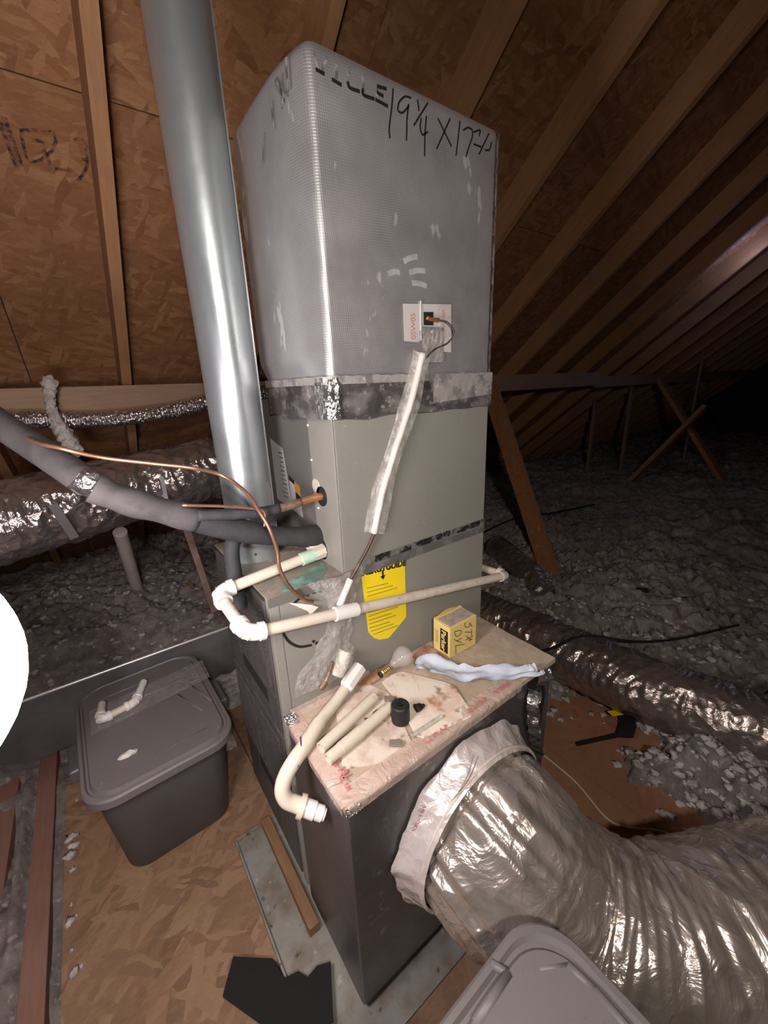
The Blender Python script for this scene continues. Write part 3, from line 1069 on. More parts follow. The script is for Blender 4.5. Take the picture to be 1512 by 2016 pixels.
obj('sensor_tape', bm, m_tape_dusty, pt)

# film-covered capillary running down the front
line = empty('sensor_line', (.17, -.01, 1.05), 'sensor tube under a clear plastic strip hanging down the front of the cabinet', 'sensor line')
P0, P1 = V((.262, -.012, 1.60)), V((.092, -.006, 1.162))


def strip(s, t):
    p = P0.lerp(P1, s)
    wd = .043 + .006 * math.sin(s * 9) - .01 * math.exp(-((s - .12) / .1) ** 2)
    u = (t - .5) * 2
    sidev = V((1, 0, -.36)).normalized()
    bulge = .013 * math.exp(-(u + .12) ** 2 / .05)
    bend = .006 * math.sin(s * math.pi * 2.2)
    return p + sidev * (u * wd / 1.0 * .72 + bend) + V((0, -.0035 - bulge - .003 * nz(s * 14, t * 4), 0))


obj('plastic_strip', grid(B(), 60, 16, strip), m_film, line, smooth=True)
cp = [strip(k / 14, .44) + V((0, .006, 0)) for k in range(15)]
bm = tube(B(), spline(cp, 4), .0085, 12, rf=lambda t, a, s: 1 + .12 * nz(s * 60, a))
obj('white_sleeve', bm, m_tubewhite, line, smooth=True)
bm = tube(B(), spline([(.098, -.013, 1.172), (.093, -.012, 1.158), (.066, -.012, 1.118), (.032, -.013, 1.078), (.014, -.014, 1.057)]), .0045, 10)
obj('lead', bm, m_bronze, line, smooth=True)
bm = tube(B(), spline([(.012, -.016, 1.058), (.0, -.017, 1.04), (-.012, -.017, 1.02), (-.026, -.016, .995)]), .009, 12, rf=lambda t, a, s: 1 + .15 * nz(s * 60, a))
obj('white_sleeve', bm, m_tubewhite, line, smooth=True)


def bagf(s, t):
    # crumpled sheet taped to the furnace side
    v = 1.078 - .30 * s
    half = .085 - .05 * math.sin(min(1, s * 1.25) * math.pi) + .018 * nz(s * 8, 3)
    cx = -.02 - .045 * s + .02 * math.sin(s * 5)
    u = cx + (t - .5) * 2 * half
    y = -.006 - .007 * abs(nz(u * 45, v * 30, 2)) - .012 * math.exp(-((t - .5) / .22) ** 2) * (1 - .4 * s)
    return V((u, y, v))


obj('clear_tape', grid(B(), 46, 34, bagf), m_bag, line, smooth=True)
bm = tube(B(), [(-.018, -.017, .858), (-.052, -.022, .80)], .019, 20, rf=lambda t, a, s: 1 + .06 * nz(a * 2, s * 30))
obj('plastic_cup', bm, film('milky_plastic', (.8, .76, .66), .75, .25), line, smooth=True, angle=.7)
bm = tube(B(), spline([(-.062, -.018, .842), (-.075, -.02, .815), (-.09, -.022, .795), (-.103, -.021, .782)]), [.005] * 8 + [.006] * 8 + [.0085] * 9, 10)
obj('sensor_bulb', bm, m_copper_old, line, smooth=True)
bm = sheet(B(), [(-.155, 1.046), (-.125, 1.034), (-.10, 1.022), (-.083, 1.010), (-.108, .998), (-.112, 1.010)], lambda u, v, h: V((u, -.004 - .35 * max(0, (1.046 - v)) * .5 - h, v)), .001)
obj('torn_paper', bm, m_tubewhite, line)

# ------------------------------------------------------------------ return-air box in front
ret = empty('return_box', (.17, -.15, FZ), 'foil-faced return-air box with a dusty tan top in front of the furnace', 'duct box')
BX0, BX1, BY0, BT = -.197, .528, -.295, .733
bm = box(B(), BX0, BX1, BY0, -.002, FZ + .03, BT - .012, .010)
bm.normal_update()
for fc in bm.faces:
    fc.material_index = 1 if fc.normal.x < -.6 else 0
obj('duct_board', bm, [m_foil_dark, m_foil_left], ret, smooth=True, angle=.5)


def topf(s, t):
    x = BX0 - .004 + (BX1 - BX0 + .008) * s
    y = BY0 - .004 + (-.003 - BY0 + .004) * t
    z = BT - .001 + .003 * nz(x * 8, y * 8) + .0015 * nz(x * 40, y * 40)
    return V((x, y, z))


bm = B()
g = [[bm.verts.new(topf(i / 70, j / 30)) for j in range(31)] for i in range(71)]
lo = [[bm.verts.new(V((q.co.x, q.co.y, BT - .016))) for q in r] for r in g]
for i in range(70):
    for j in range(30):
        bm.faces.new((g[i][j], g[i + 1][j], g[i + 1][j + 1], g[i][j + 1]))
for i in range(70):
    for j in (0, 30):
        bm.faces.new((g[i][j], g[i + 1][j], lo[i + 1][j], lo[i][j]))
for j in range(30):
    for i in (0, 70):
        bm.faces.new((g[i][j], g[i][j + 1], lo[i][j + 1], lo[i][j]))
obj('top_board', bm, m_dusty, ret, smooth=True, angle=.6)


def foldtape(p0, p1, out, w1, w2):
    p0, p1, out = V(p0), V(p1), V(out)

    def f(s, t):
        p = p0.lerp(p1, s)
        inw = -out
        e = .0015 * nz(s * 40, t * 3) + .002
        if t < .5:
            k = (1 - t * 2)
            return p + inw * (w1 * k) + V((0, 0, .003 + e)) + out * .004
        k = (t - .5) * 2
        return p + out * (.0075 + e) + V((0, 0, .002 - w2 * k))
    return f


bm = grid(B(), 90, 8, foldtape((BX0, BY0, BT), (.36, BY0, BT), (0, -1, 0), .04, .022))
obj('edge_tape', bm, m_clearpink, ret, smooth=True)
bm = grid(B(), 50, 8, foldtape((BX0, BY0, BT), (BX0, -.01, BT), (-1, 0, 0), .035, .02))
obj('edge_tape', bm, m_clearpink, ret, smooth=True)
bm = B()
grid(bm, 40, 5, lambda s, t: V((-.185 + .24 * s, -.006 - .02 * t, BT + .016 - .014 * t + .003 * nz(s * 20, t * 5))))
obj('back_tape', bm, m_clearpink, ret, smooth=True)
for (o_, x_, y_, sz, tx) in (((-.165, -.215, BT + .0065), (0, -1, 0), (1, 0, 0), .022, 'UL 181'), ((.20, -.283, BT + .0065), (1, 0, 0), (0, 1, 0), .017, 'UL 181A-P'), ((.06, -.283, BT + .0065), (1, 0, 0), (0, 1, 0), .017, 'UL 181A-P'), ((.30, -.283, BT + .0065), (1, 0, 0), (0, 1, 0), .015, 'UL 181A-P'), ((-.175, -.255, BT + .0065), (0, -1, 0), (1, 0, 0), .014, 'UL 181')):
    obj('tape_print', text_bm(tx, sz, frame(o_, x_, y_), .0003, .0008), m_redprint, ret)
bm = B()
grid(bm, 24, 10, lambda s, t: V((BX0 - .006 - .006 * abs(nz(s * 9, t * 9)) + .035 * s, BY0 - .008 - .006 * abs(nz(s * 8 + 4, t * 9)) + .0 * t, BT + .002 - .022 * t)))
obj('corner_tape', bm, m_tape, ret)
bm = B()
grid(bm, 12, 10, lambda s, t: V((BX0 - .01 + .03 * s, -.012 - .03 * t, BT + .012 - .012 * t + .008 * nz(s * 7, t * 7))))
obj('corner_tape', bm, m_tape, ret)
# torn facing at the right end of the front: foil flap peeled away
obj('torn_opening', sheet(B(), [(.405, .715), (.47, .72), (.50, .62), (.49, .5), (.465, .44), (.43, .5), (.40, .56), (.385, .62), (.395, .67)], front(BY0 - .0005), .0006), m_black, ret)


def flap(s, t):
    x = .395 + .035 * s + .012 * nz(t * 7, 1) + .05 * t * t
    return V((x, BY0 - .004 - .03 * math.sin(s * math.pi) - .010 * abs(nz(s * 5, t * 8)), .70 - .27 * t))


obj('foil_flap', grid(B(), 12, 40, flap), m_tape, ret)
bm = B()
grid(bm, 10, 12, lambda s, t: V((.445 + .05 * s, BY0 - .006 - .02 * math.sin(t * 3) * s, .728 - .05 * t - .012 * s + .01 * nz(s * 5, t * 5))))
obj('foil_flap', bm, m_tape, ret)

# ------------------------------------------------------------------ big flexible duct
duct = empty('flexible_duct', (.30, -.5, FZ), 'fat silver plastic-jacketed flexible duct bending right from the return box', 'flexible duct')
dp = spline([(.16, -.29, .432), (.161, -.335, .431), (.167, -.38, .415), (.20, -.445, .345), (.26, -.53, .265), (.38, -.68, .215), (.60, -.82, .215), (.95, -1.02, .215), (1.4, -1.36, .215), (1.9, -1.75, .215)], 46)


def drf(t, a, s):
    ca, sa = math.cos(a), math.sin(a)
    pleat = math.exp(-abs(s - .06) / .09)
    r = .815 + .24 * min(1, max(0, (s - .055)) / .10) ** .55 - .05 * min(1, max(0, (s - .2) / .3))
    r *= 1 + pleat * (.040 * math.sin(a * 19 + 5 * nz(ca * 2, sa * 2, s * 6)) + .05 * nz(a * 5, s * 9, 3))
    k = min(1, max(0, (s - .06) / .25))
    v = s * 22 + 1.2 * nz(ca * 1.3, sa * 1.3, s * 2.5)
    r -= k * .045 * abs(nz(ca * 1.1, sa * 1.1, v)) ** .8
    r += k * .027 * nz(ca * 2.2 + 5, sa * 2.2, s * 52)
    r += .016 * nz(ca * 5, sa * 5, s * 16) + .022 * nz(ca * 1.6, sa * 1.6, s * 7)
    return r


bm = tube(B(), dp, [.262 - .062 * min(1, k / 130) for k in range(len(dp))], 128, rf=drf)
obj('jacket', bm, m_champ, duct, smooth=True)
# taped collar
bm = B()


def collar(s, t):
    a = 2 * math.pi * s
    r = .218 + (.034 + .018 * nz(math.cos(a) * 4, math.sin(a) * 4, 2)) * (1 - t)
    return V((.16 + math.cos(a) * r, BY0 - .005 - .068 * t ** 1.5 - .004 * abs(nz(a * 9, t * 3)), max(.428 + math.sin(a) * r, .06)))


grid(bm, 120, 10, collar)
obj('collar_tape', bm, m_white_mylar, duct, smooth=True)
tie = [(.163 + math.cos(a) * .222, -.357, .427 + math.sin(a) * .222) for a in [2 * math.pi * k / 60 for k in range(61)]]
obj('zip_tie', tube(B(), tie, .0045, 8), m_pvc_dirty, duct, smooth=True)
bm = B()
q0, q1 = V((.03, -.345, .60)), V((.115, -.362, .705))
grid(bm, 14, 4, lambda s, t: q0.lerp(q1, s) + V((.016 * (t - .5) * (1 - s * .8), -.012 * math.sin(s * 3), 0)), .003)
obj('tape_tail', bm, m_pvc_dirty, duct)
obj('tape_print', text_bm('UL-181', .02, frame((-.035, BY0 - .034, .60), (.6, 0, .8), (-.8, 0, .6)), .0003), m_redprint, duct)

# ------------------------------------------------------------------ sheet pan and sill under the furnace
pan = empty('drain_pan', (-.0, .1, FZ), 'stained metal drain pan under the furnace and return box', 'drain pan')
bm = box(B(), -.33, .60, -.37, .31, FZ, FZ + .006, .001)
obj('pan_floor', bm, m_galv_flat, pan)
for nm, a in (('pan_rim', (-.334, -.328, -.37, .31, FZ, FZ + .022)), ('pan_rim', (-.334, .60, .307, .313, FZ, FZ + .022))):
    obj(nm, box(B(), *a, .001), m_galv_flat, pan)
bm = box(B(), -.240, -.208, -.08, .305, FZ + .006, FZ + .042, .003)
tag(obj('wooden_sill', bm, m_sill), 'weathered wooden strip along the foot of the furnace in the pan', 'timber')
bm = box(B(), -.15, .54, .03, .30, FZ + .006, FB, .003)
tag(obj('wooden_sill', bm, m_sill), 'wooden support block hidden below the furnace', 'timber')
bm = box(B(), -.185, .50, -.285, -.02, FZ + .006, FZ + .031, .003)
tag(obj('wooden_sill', bm, m_sill), 'reddish wooden batten under the return box', 'timber')
bm = B()
fo = [(-.43, .00), (-.475, -.06), (-.37, -.24), (-.27, -.27), (-.222, -.17), (-.255, -.155), (-.285, -.16), (-.30, -.135), (-.335, -.125), (-.345, -.07)]
sheet(bm, fo, lambda u, v, h: V((u, v, FZ + .031 + h + .006 * nz(u * 9, v * 9))), .006)
tag(obj('felt_piece', bm, m_felt), 'black felt scrap lying over the front corner of the pan', 'felt scrap')

# ------------------------------------------------------------------ flue
flue = empty('flue_pipe', (-.128, .283, FT), 'galvanised round flue pipe rising from the furnace top to the roof', 'flue pipe')
fx, fy = -.128, .283
zt = under(fy) + .12
bm = tube(B(), [(fx, fy, 1.135), (fx - .004, fy, zt)], .0655, 48)
obj('pipe', bm, m_galv, flue, smooth=True, angle=.6)
bm = tube(B(), [(fx, fy, FT), (fx, fy, 1.118), (fx, fy, 1.121), (fx, fy, 1.128), (fx, fy, 1.131), (fx, fy, 1.15)], [.066, .066, .0695, .0695, .066, .066], 48)
obj('collar', bm, m_galv, flue, smooth=True, angle=.4)
bm = B()
bmesh.ops.create_uvsphere(bm, u_segments=10, v_segments=6, radius=.0035)
bmesh.ops.translate(bm, verts=bm.verts[:], vec=(fx - .02, fy - .063, 1.095))
obj('screw', bm, m_bronze, flue, smooth=True)
bm = box(B(), fx + .0625, fx + .0665, fy - .02, fy - .012, 1.14, zt)
obj('pipe_seam', bm, m_galv, flue)

# ------------------------------------------------------------------ condensate drain of PVC
drain = empty('drain_pipe', (-.15, 0, FT), 'cream PVC condensate drain looping out left and back across the furnace front', 'drain pipe')
E1, E2, E3 = V((-.288, .086, 1.082)), V((-.272, -.052, 1.036)), V((.605, -.052, .888))
A0 = V((.004, .094, 1.106))


def elbow(c, a, b, r=.0185, L=.038):
    """90 degree fitting at c with sockets towards a and b"""
    a, b = (V(a) - c).normalized(), (V(b) - c).normalized()
    pa, pb = c + a * L, c + b * L
    q = r * 1.32
    o = c + (a + b) * q
    arc = [o - b * (q * math.cos(k * math.pi / 24)) - a * (q * math.sin(k * math.pi / 24)) for k in range(13)]
    bm_ = tube(B(), [pa] + arc + [pb], r * .98, 24)
    for p, d in ((pa, a), (pb, b)):
        tube(bm_, [p - d * .0135, p - d * .012, p], [r * .98, r * 1.10, r * 1.10], 24)
    return bm_


def pp(a, b, r=.0137):
    return tube(B(), [a, b], r, 20)


obj('pipe', pp(A0 + V((-.03, -.001, -.002)), E1), m_pvc, drain, smooth=True, angle=.6)
obj('elbow', elbow(E1, A0, E2), m_pvc_w, drain, smooth=True, angle=.5)
obj('pipe', pp(E1, E2), m_pvc_dirty, drain, smooth=True, angle=.6)
obj('elbow', elbow(E2, E1, E3), m_pvc_w, drain, smooth=True, angle=.5)
K = E2.lerp(E3, .277)
obj('pipe', pp(E2, K), m_pvc, drain, smooth=True, angle=.6)
dd = (E3 - E2).normalized()
obj('coupling', tube(B(), [K - dd * .032, K + dd * .032], .0180, 24), m_pvc_w, drain, smooth=True, angle=.6)
obj('pipe', pp(K, E3, .0135), m_pvc_dirty, drain, smooth=True, angle=.6)
obj('elbow', elbow(E3, E2, E3 + V((.0, .3, .02)), .016, .03), m_pvc, drain, smooth=True, angle=.5)
obj('pipe', pp(E3, E3 + V((0, .12, -.01)), .0135), m_pvc_dirty, drain, smooth=True, angle=.6)
da = (E1 - A0).normalized()
obj('adapter', tube(B(), [A0 + da * .035, A0 + da * .075], .0175, 24), m_pvc_green, drain, smooth=True, angle=.6)
obj('adapter', tube(B(), [A0, A0 + da * .037], .0185, 8), m_pvc, drain)
stub = empty('drain_stub', (-.02, .13, 1.11), 'short open PVC stub with red inside, above the drain outlet', 'pipe stub')
obj('pipe', tube(B(), [(-.040, .112, 1.120), (.003, .112, 1.126)], .0135, 20, hollow=.75), m_pvc, stub, smooth=True, angle=.6)
obj('bore', tube(B(), [(-.034, .112, 1.120), (-.033, .112, 1.1202)], .0112, 20), m_red, stub)
obj('ring', tube(B(), [(-.002, .107, 1.108), (.002, .107, 1.108)], .032, 24), m_rubber, stub, smooth=True, angle=.6)

# ------------------------------------------------------------------ refrigerant lines
suc = empty('suction_line', (-.4, .11, 1.1), 'thick black foam-covered refrigerant line running left from the coil cabinet', 'insulated pipe')
s1 = spline([(.003, .12, 1.142), (-.05, .118, 1.152), (-.16, .114, 1.188), (-.305, .11, 1.262)], 10)
obj('foam_sleeve', tube(B(), s1, [.027 + .003 * math.sin(k * .3) for k in range(len(s1))], 24), m_foam, suc, smooth=True, angle=.8)
s2 = spline([(-.303, .11, 1.262), (-.37, .112, 1.298), (-.43, .115, 1.333), (-.468, .118, 1.362)], 10)
obj('foam_sleeve', tube(B(), s2, [.0285 + .002 * math.sin(k * .5) for k in range(len(s2))], 24), m_foam_dusty, suc, smooth=True, angle=.8)
s3 = spline([(-.475, .118, 1.372), (-.512, .18, 1.407), (-.581, .30, 1.468), (-.70, .5, 1.57), (-.95, .8, 1.70)], 10)
obj('foam_sleeve', tube(B(), s3, .028, 24), m_foam_dusty, suc, smooth=True, angle=.8)
obj('tape_joint', tube(B(), [(-.455, .118, 1.353), (-.490, .118, 1.388)], .0255, 20, rf=lambda t, a, s: 1 + .08 * nz(a * 3, s * 60)), m_tape, suc, smooth=True)
obj('tape_joint', tube(B(), [(-.312, .110, 1.266), (-.298, .110, 1.259)], .0295, 20), m_foam, suc, smooth=True)
liq = empty('liquid_line', (-.2, .08, 1.2), 'bare copper refrigerant tube entering the coil cabinet side hole', 'copper pipe')
obj('tube', tube(B(), spline([(.003, .078, 1.262), (-.03, .079, 1.262), (-.062, .08, 1.258)]), [.0105] * 8 + [.0095] * 9, 16), m_copper, liq, smooth=True)
obj('tube', tube(B(), spline([(-.06, .08, 1.2585), (-.095, .08, 1.255), (-.12, .08, 1.253)]), .0105, 16, rf=lambda t, a, s: 1 + .12 * nz(a * 2, s * 70)), m_copper_old, liq, smooth=True)
obj('sleeve', tube(B(), spline([(-.118, .08, 1.2535), (-.16, .08, 1.254), (-.22, .08, 1.262), (-.30, .084, 1.275)]), .0125, 16, rf=lambda t, a, s: 1 + .12 * nz(a * 2, s * 40)), m_foam, liq, smooth=True)
obj('thin_tube', tube(B(), spline([(-.33, .06, 1.31), (-.25, .06, 1.291), (-.185, .058, 1.272), (-.165, .056, 1.262), (-.163, .056, 1.245), (-.168, .056, 1.225)]), .0032, 10), m_cap, liq, smooth=True)
cap = B()
tube(cap, spline([(-.74, .62, 1.57), (-.605, .38, 1.492), (-.545, .21, 1.453), (-.505, .157, 1.439), (-.444, .155, 1.413), (-.361, .14, 1.391), (-.285, .12, 1.372), (-.225, .115, 1.345), (-.195, .06, 1.309), (-.188, .015, 1.276), (-.178, -.008, 1.238), (-.168, -.010, 1.185), (-.168, -.012, 1.141), (-.150, -.013, 1.089), (-.118, -.012, 1.045), (-.095, -.009, 1.030)], 8), .0043, 10)
tag(obj('copper_wire', cap, m_cap, smooth=True), 'thin bare copper line curving in front of the flue down to the furnace', 'copper line')
hose = tube(B(), spline([(-.20, .17, 1.19), (-.222, .165, 1.15), (-.228, .155, 1.09), (-.229, .15, 1.03), (-.231, .15, .995)], 8), .019, 18)
tag(obj('foam_hose', hose, m_foam, smooth=True, angle=.9), 'short black foam tube hanging beside the flue, left of the furnace', 'foam tube')

# ------------------------------------------------------------------ ducts and odds at left
fd = empty('small_flex_duct', (-.3, 1.5, 1.4), 'thin ribbed silver flexible hose strung under the purlin at left', 'flexible duct')
pth = spline([(-2.2, 1.50, 1.50), (-1.3, 1.50, 1.455), (-.73, 1.5, 1.448), (-.38, 1.5, 1.425), (-.1, 1.5, 1.442), (.16, 1.5, 1.485), (.45, 1.52, 1.51)], 130)
obj('jacket', tube(B(), pth, .036, 24, rf=lambda t, a, s: 1 + .09 * math.sin(s * 330) + .07 * nz(a * 2, s * 45)), m_shiny, fd, smooth=True)


def blob(bm, c, r, sc, amp, st=(1, 1, 1), sub=3):
    res = bmesh.ops.create_icosphere(bm, subdivisions=sub, radius=1)
    for q in res['verts']:
        n_ = q.co.copy()
        d = 1 + amp * nz(n_.x * sc + c[0] * 31, n_.y * sc + c[1] * 17, n_.z * sc + c[2] * 11)
        q.co = V((c[0] + n_.x * r * d * st[0], c[1] + n_.y * r * d * st[1], c[2] + n_.z * r * d * st[2]))


bm = B()
for k in range(9):
    t = k / 8
    blob(bm, (-.535 - .02 * math.sin(t * 4) + .012 * t, 1.445, 1.585 - .28 * t), .026 - .006 * math.sin(t * 6), 2.2, .7, (1, .8, 1.2))
tag(obj('wool_strap', bm, m_wool, smooth=True), 'hank of white fibrous wool hanging over the thin silver hose', 'wool hank')
ld = empty('left_flex_duct', (-.4, 1.3, .9), 'big dark shiny plastic-jacketed duct behind the black refrigerant line', 'flexible duct')
pl_ = spline([(-1.6, 1.12, 1.02), (-1.0, 1.20, 1.06), (-.55, 1.28, 1.10), (-.2, 1.32, 1.13), (.15, 1.34, 1.17), (.6, 1.36, 1.2)], 60)


ldf = lambda t, a, s: 1 - .12 * abs(nz(math.cos(a) * 1.2, math.sin(a) * 1.2, s * 19 + 2 * nz(math.cos(a), math.sin(a), s * 3))) ** .8 + .07 * nz(math.cos(a) * 1.5, math.sin(a) * 1.5, s * 6) + .03 * nz(math.cos(a) * 4, math.sin(a) * 4, s * 26)


obj('jacket', tube(B(), pl_, .158, 72, rf=ldf), m_mylar_l, ld, smooth=True)
obj('strap', bar(B(), (-.575, 1.10, 1.0), (-.61, 1.08, 1.15), .03, .004, (0, 1, 0)), m_barrier, ld)
bm = tube(B(), [(-.385, 2.22, .18), (-.415, 1.66, .83)], .034, 20)
tag(obj('white_pipe', bm, m_wood_w, smooth=True, angle=.6), 'pale plastic pipe leaning out of the insulation below the left duct', 'pipe')
bar_ = empty('insulation_dam', (-.5, 1.2, 0), 'grey sheet edging with bright top lip holding back insulation behind the tote', 'edging')
obj('panel', box(B(), -1.45, -.03, 1.205, 1.215, FZ, .318), m_barrier, bar_)
obj('lip', tube(B(), [(-1.45, 1.206, .321), (-.03, 1.206, .321)], .0075, 12), m_lip, bar_, smooth=True, angle=.8)
for i, (x0, x1, y0, y1, lb) in enumerate(((-.22, -.03, .96, 1.19, 'grey slab of insulation on the floor behind the furnace, far piece'), (-.255, -.205, .72, .945, 'grey slab of insulation beside the tote lid, near piece'))):
    bm = B()
    box(bm, x0, x1, y0, y1, FZ, FZ + .04)
    bmesh.ops.subdivide_edges(bm, edges=bm.edges[:], cuts=8, use_grid_fill=True)
    for q in bm.verts:
        q.co += V((nz(q.co.x * 40, q.co.y * 40, q.co.z * 40), nz(q.co.y * 40 + 7, q.co.x * 40), 0)) * .008
        if q.co.z > FZ + .02:
            q.co.z += .012 * nz(q.co.x * 25, q.co.y * 25, 3)
    tag(obj('insulation_slab', bm, m_wool), lb, 'insulation slab')

# steel studs and strap bits near the flue base
bm = bar(B(), (-.255, .57, 1.10), (-.225, .53, .80), .012, .02, (1, 0, 0))
tag(obj('pipe_hanger', bm, m_bronze), 'thin dark rod leaning behind the furnace left of the flue', 'rod')
bm = box(B(), -.298, -.286, .60, .603, 1.12, 1.28)
tag(obj('hanger_strap', bm, m_barrier), 'narrow metal strap hanging below the black line', 'strap')


# ------------------------------------------------------------------ storage totes
def rrect(w, d, r, n=8):
    out = []
    for cx, cy, a0 in ((w / 2 - r, d / 2 - r, 0), (-w / 2 + r, d / 2 - r, 90), (-w / 2 + r, -d / 2 + r, 180), (w / 2 - r, -d / 2 + r, 270)):
        for k in range(n + 1):
            a = math.radians(a0 + 90 * k / n)
            out.append((cx + r * math.cos(a), cy + r * math.sin(a)))
    return out


def loft(bm, rings, cap0=True, cap1=True):
    vv = [[bm.verts.new(q) for q in r] for r in rings]
    for a, b in zip(vv, vv[1:]):
        n_ = len(a)
        for k in range(n_):
            bm.faces.new((a[k], a[(k + 1) % n_], b[(k + 1) % n_], b[k]))
    if cap0:
        bm.faces.new(vv[0])
    if cap1:
        bm.faces.new(vv[-1])
    return bm


def tote(loc, rotz, w, d, h, label, mb, ml, ribs):
    t = empty('storage_tote', loc, label, 'tote', rot=(0, 0, rotz))
    prof = [(.74, 0), (.76, .01), (.88, h * .80), (.885, h * .86), (.93, h * .88), (.94, h - .02)]
    bm = loft(B(), [[V((x, y, z)) for x, y in rrect(w * s, d * s, .07 * s + .01)] for s, z in prof])
    obj('body', bm, mb, t, local=True, smooth=True, angle=.6)
    prof = [(.965, h - .030), (1.0, h - .030), (1.0, h - .006), (.985, h), (.945, h + .001), (.925, h - .008), (.90, h - .008), (.875, h + .004)]
    bm = loft(B(), [[V((x, y, z)) for x, y in rrect(w * s, d * s if s > .95 else d - w * (1 - s), .085 * s + .005)] for s, z in prof])
    lid = obj('lid', bm, ml, t, local=True, smooth=True, angle=.5)
    for a in ribs:
        bm = tube(B(), [V((a[0], a[1], h - .001)), V((a[2], a[3], h - .001))], a[4], 10)
        obj('lid_rib', bm, ml, lid, local=True, smooth=True)
    for s in (-1, 1):
        bm = box(B(), s * w * .46 - .05, s * w * .46 + .05, -.07, .07, h - .085, h - .035, .010)
        obj('handle', bm, mb, t, local=True)
    return t


TH = .42
tt = tote((-.478, .655, FZ), math.radians(2), .44, .60, TH - FZ, 'dark grey plastic storage tote with lid on the deck left of the furnace', m_tote, m_totelid,
          ((-.02, -.215, .14, -.215, .006), (.10, .03, .15, -.12, .006), (.15, .06, .19, -.09, .006), (-.15, .11, .17, .11, .009), (-.15, .2, .05, .2, .008)))
# PVC loop lying on its lid
zt_ = TH + .022
trap = empty('pvc_offcut', (-.6, .75, zt_), 'white PVC pipe offcut with elbows lying on the tote lid', 'pipe offcut')
a, b, c, d = V((-.615, .79, zt_)), V((-.625, .70, zt_)), V((-.515, .72, zt_)), V((-.475, .825, zt_))
obj('pipe', pp(a, b, .013), m_pvc, trap, smooth=True, angle=.6)
obj('pipe', pp(b, c, .013), m_pvc, trap, smooth=True, angle=.6)
obj('pipe', pp(c, d, .013), m_pvc_w, trap, smooth=True, angle=.6)
obj('elbow', elbow(b, a, c, .016, .034), m_pvc_w, trap, smooth=True, angle=.5)
obj('elbow', elbow(c, b, d, .016, .034), m_pvc_w, trap, smooth=True, angle=.5)
bm = B()
grid(bm, 20, 8, lambda s, t: V((-.655 + .40 * s, .655 + .14 * t + .05 * s, TH + .0085 + .004 * abs(nz(s * 9, t * 5)))))
tag(obj('plastic_sheet', bm, film('dusty_film', (.5, .45, .42), .3, .3), smooth=True), 'strip of dusty clear plastic lying across the back of the tote lid', 'plastic sheet')
bm = B()
blob(bm, (-.56, .49, TH + .010), .02, 2, .5, (1.4, .6, .35), 2)
tag(obj('paper_scrap', bm, m_tubewhite), 'small cream paper scrap on the tote lid', 'scrap')

tote((-.202, -.924, FZ), math.radians(1), .54, .72, .54, 'pale grey plastic storage tote, dusty lid nearest the camera', m_tote, m_lidfg,
     ((.127, .352, .140, .325, .007), (.140, .325, .05, .322, .009), (.185, .295, .228, .268, .006), (.228, .268, .234, .225, .008), (.234, .225, .231, .10, .008)))

# ------------------------------------------------------------------ things on the return box
T = BT + .003
tp = empty('pvc_trap', (-.1, -.05, T), 'long cream PVC trap hanging over the left edge of the return box', 'pipe trap')
pts = [(.030, .026, T + .055), (-.005, .004, T + .045)]
d1 = V((.018, -.022, .787))
d2 = V((-.045, -.045, .766))
obj('socket', tube(B(), [d1, d1.lerp(d2, .9), d2], [.0205, .0205, .016], 8), m_pvc_w, tp)
run = spline([(-.035, -.041, .769), (-.085, -.062, .757), (-.140, -.088, T + .018), (-.20, -.125, T + .014), (-.236, -.142, T + .008), (-.262, -.147, .722), (-.275, -.153, .698), (-.272, -.162, .676), (-.258, -.172, .663), (-.245, -.183, .655)], 8)
obj('pipe', tube(B(), run[:20], .0145, 20), m_pvc, tp, smooth=True, angle=.6)
obj('pipe', tube(B(), run[17:], [.0172] * (len(run) - 17), 20), m_pvc, tp, smooth=True, angle=.6)
obj('flange', tube(B(), [(-.251, -.178, .658), (-.243, -.185, .654)], .0245, 24), m_pvc, tp, smooth=True, angle=.6)
obj('adapter', tube(B(), [(-.243, -.185, .654), (-.226, -.201, .645)], .019, 24), m_pvc_w, tp, smooth=True, angle=.6)
obj('thread', tube(B(), [(-.227, -.200, .6455), (-.214, -.212, .638)], .0165, 24, hollow=.8), m_pvc_w, tp, smooth=True, angle=.6)
obj('marker_line', tube(B(), spline([(-.205, -.1105, T + .026), (-.213, -.131, T + .030), (-.222, -.149, T + .019), (-.238, -.160, T + .006)]), .0016, 6), M('purple_ink', (.05, .02, .10), .5), tp, smooth=True)
for (p, q, lb, mm) in (((-.178, -.156), (.007, -.105), 'short white PVC pipe on the return box, the one nearer the furnace', m_pvc), ((-.180, -.192), (.020, -.157), 'short white PVC pipe with a collar on the return box, the one nearer the front', m_pvc)):
    o = tube(B(), [(p[0], p[1], T + .0145), (q[0], q[1], T + .0145)], .0135, 20, hollow=.78)
    if 'collar' in lb:
        tube(o, [V((p[0], p[1], T + .0145)).lerp(V((q[0], q[1], T + .0145)), .18), V((p[0], p[1], T + .0145)).lerp(V((q[0], q[1], T + .0145)), .5)], .0146, 20)
    tag(obj('pvc_offcut', o, mm, smooth=True, angle=.5), lb, 'pipe offcut', 'pipe offcuts on the return box')
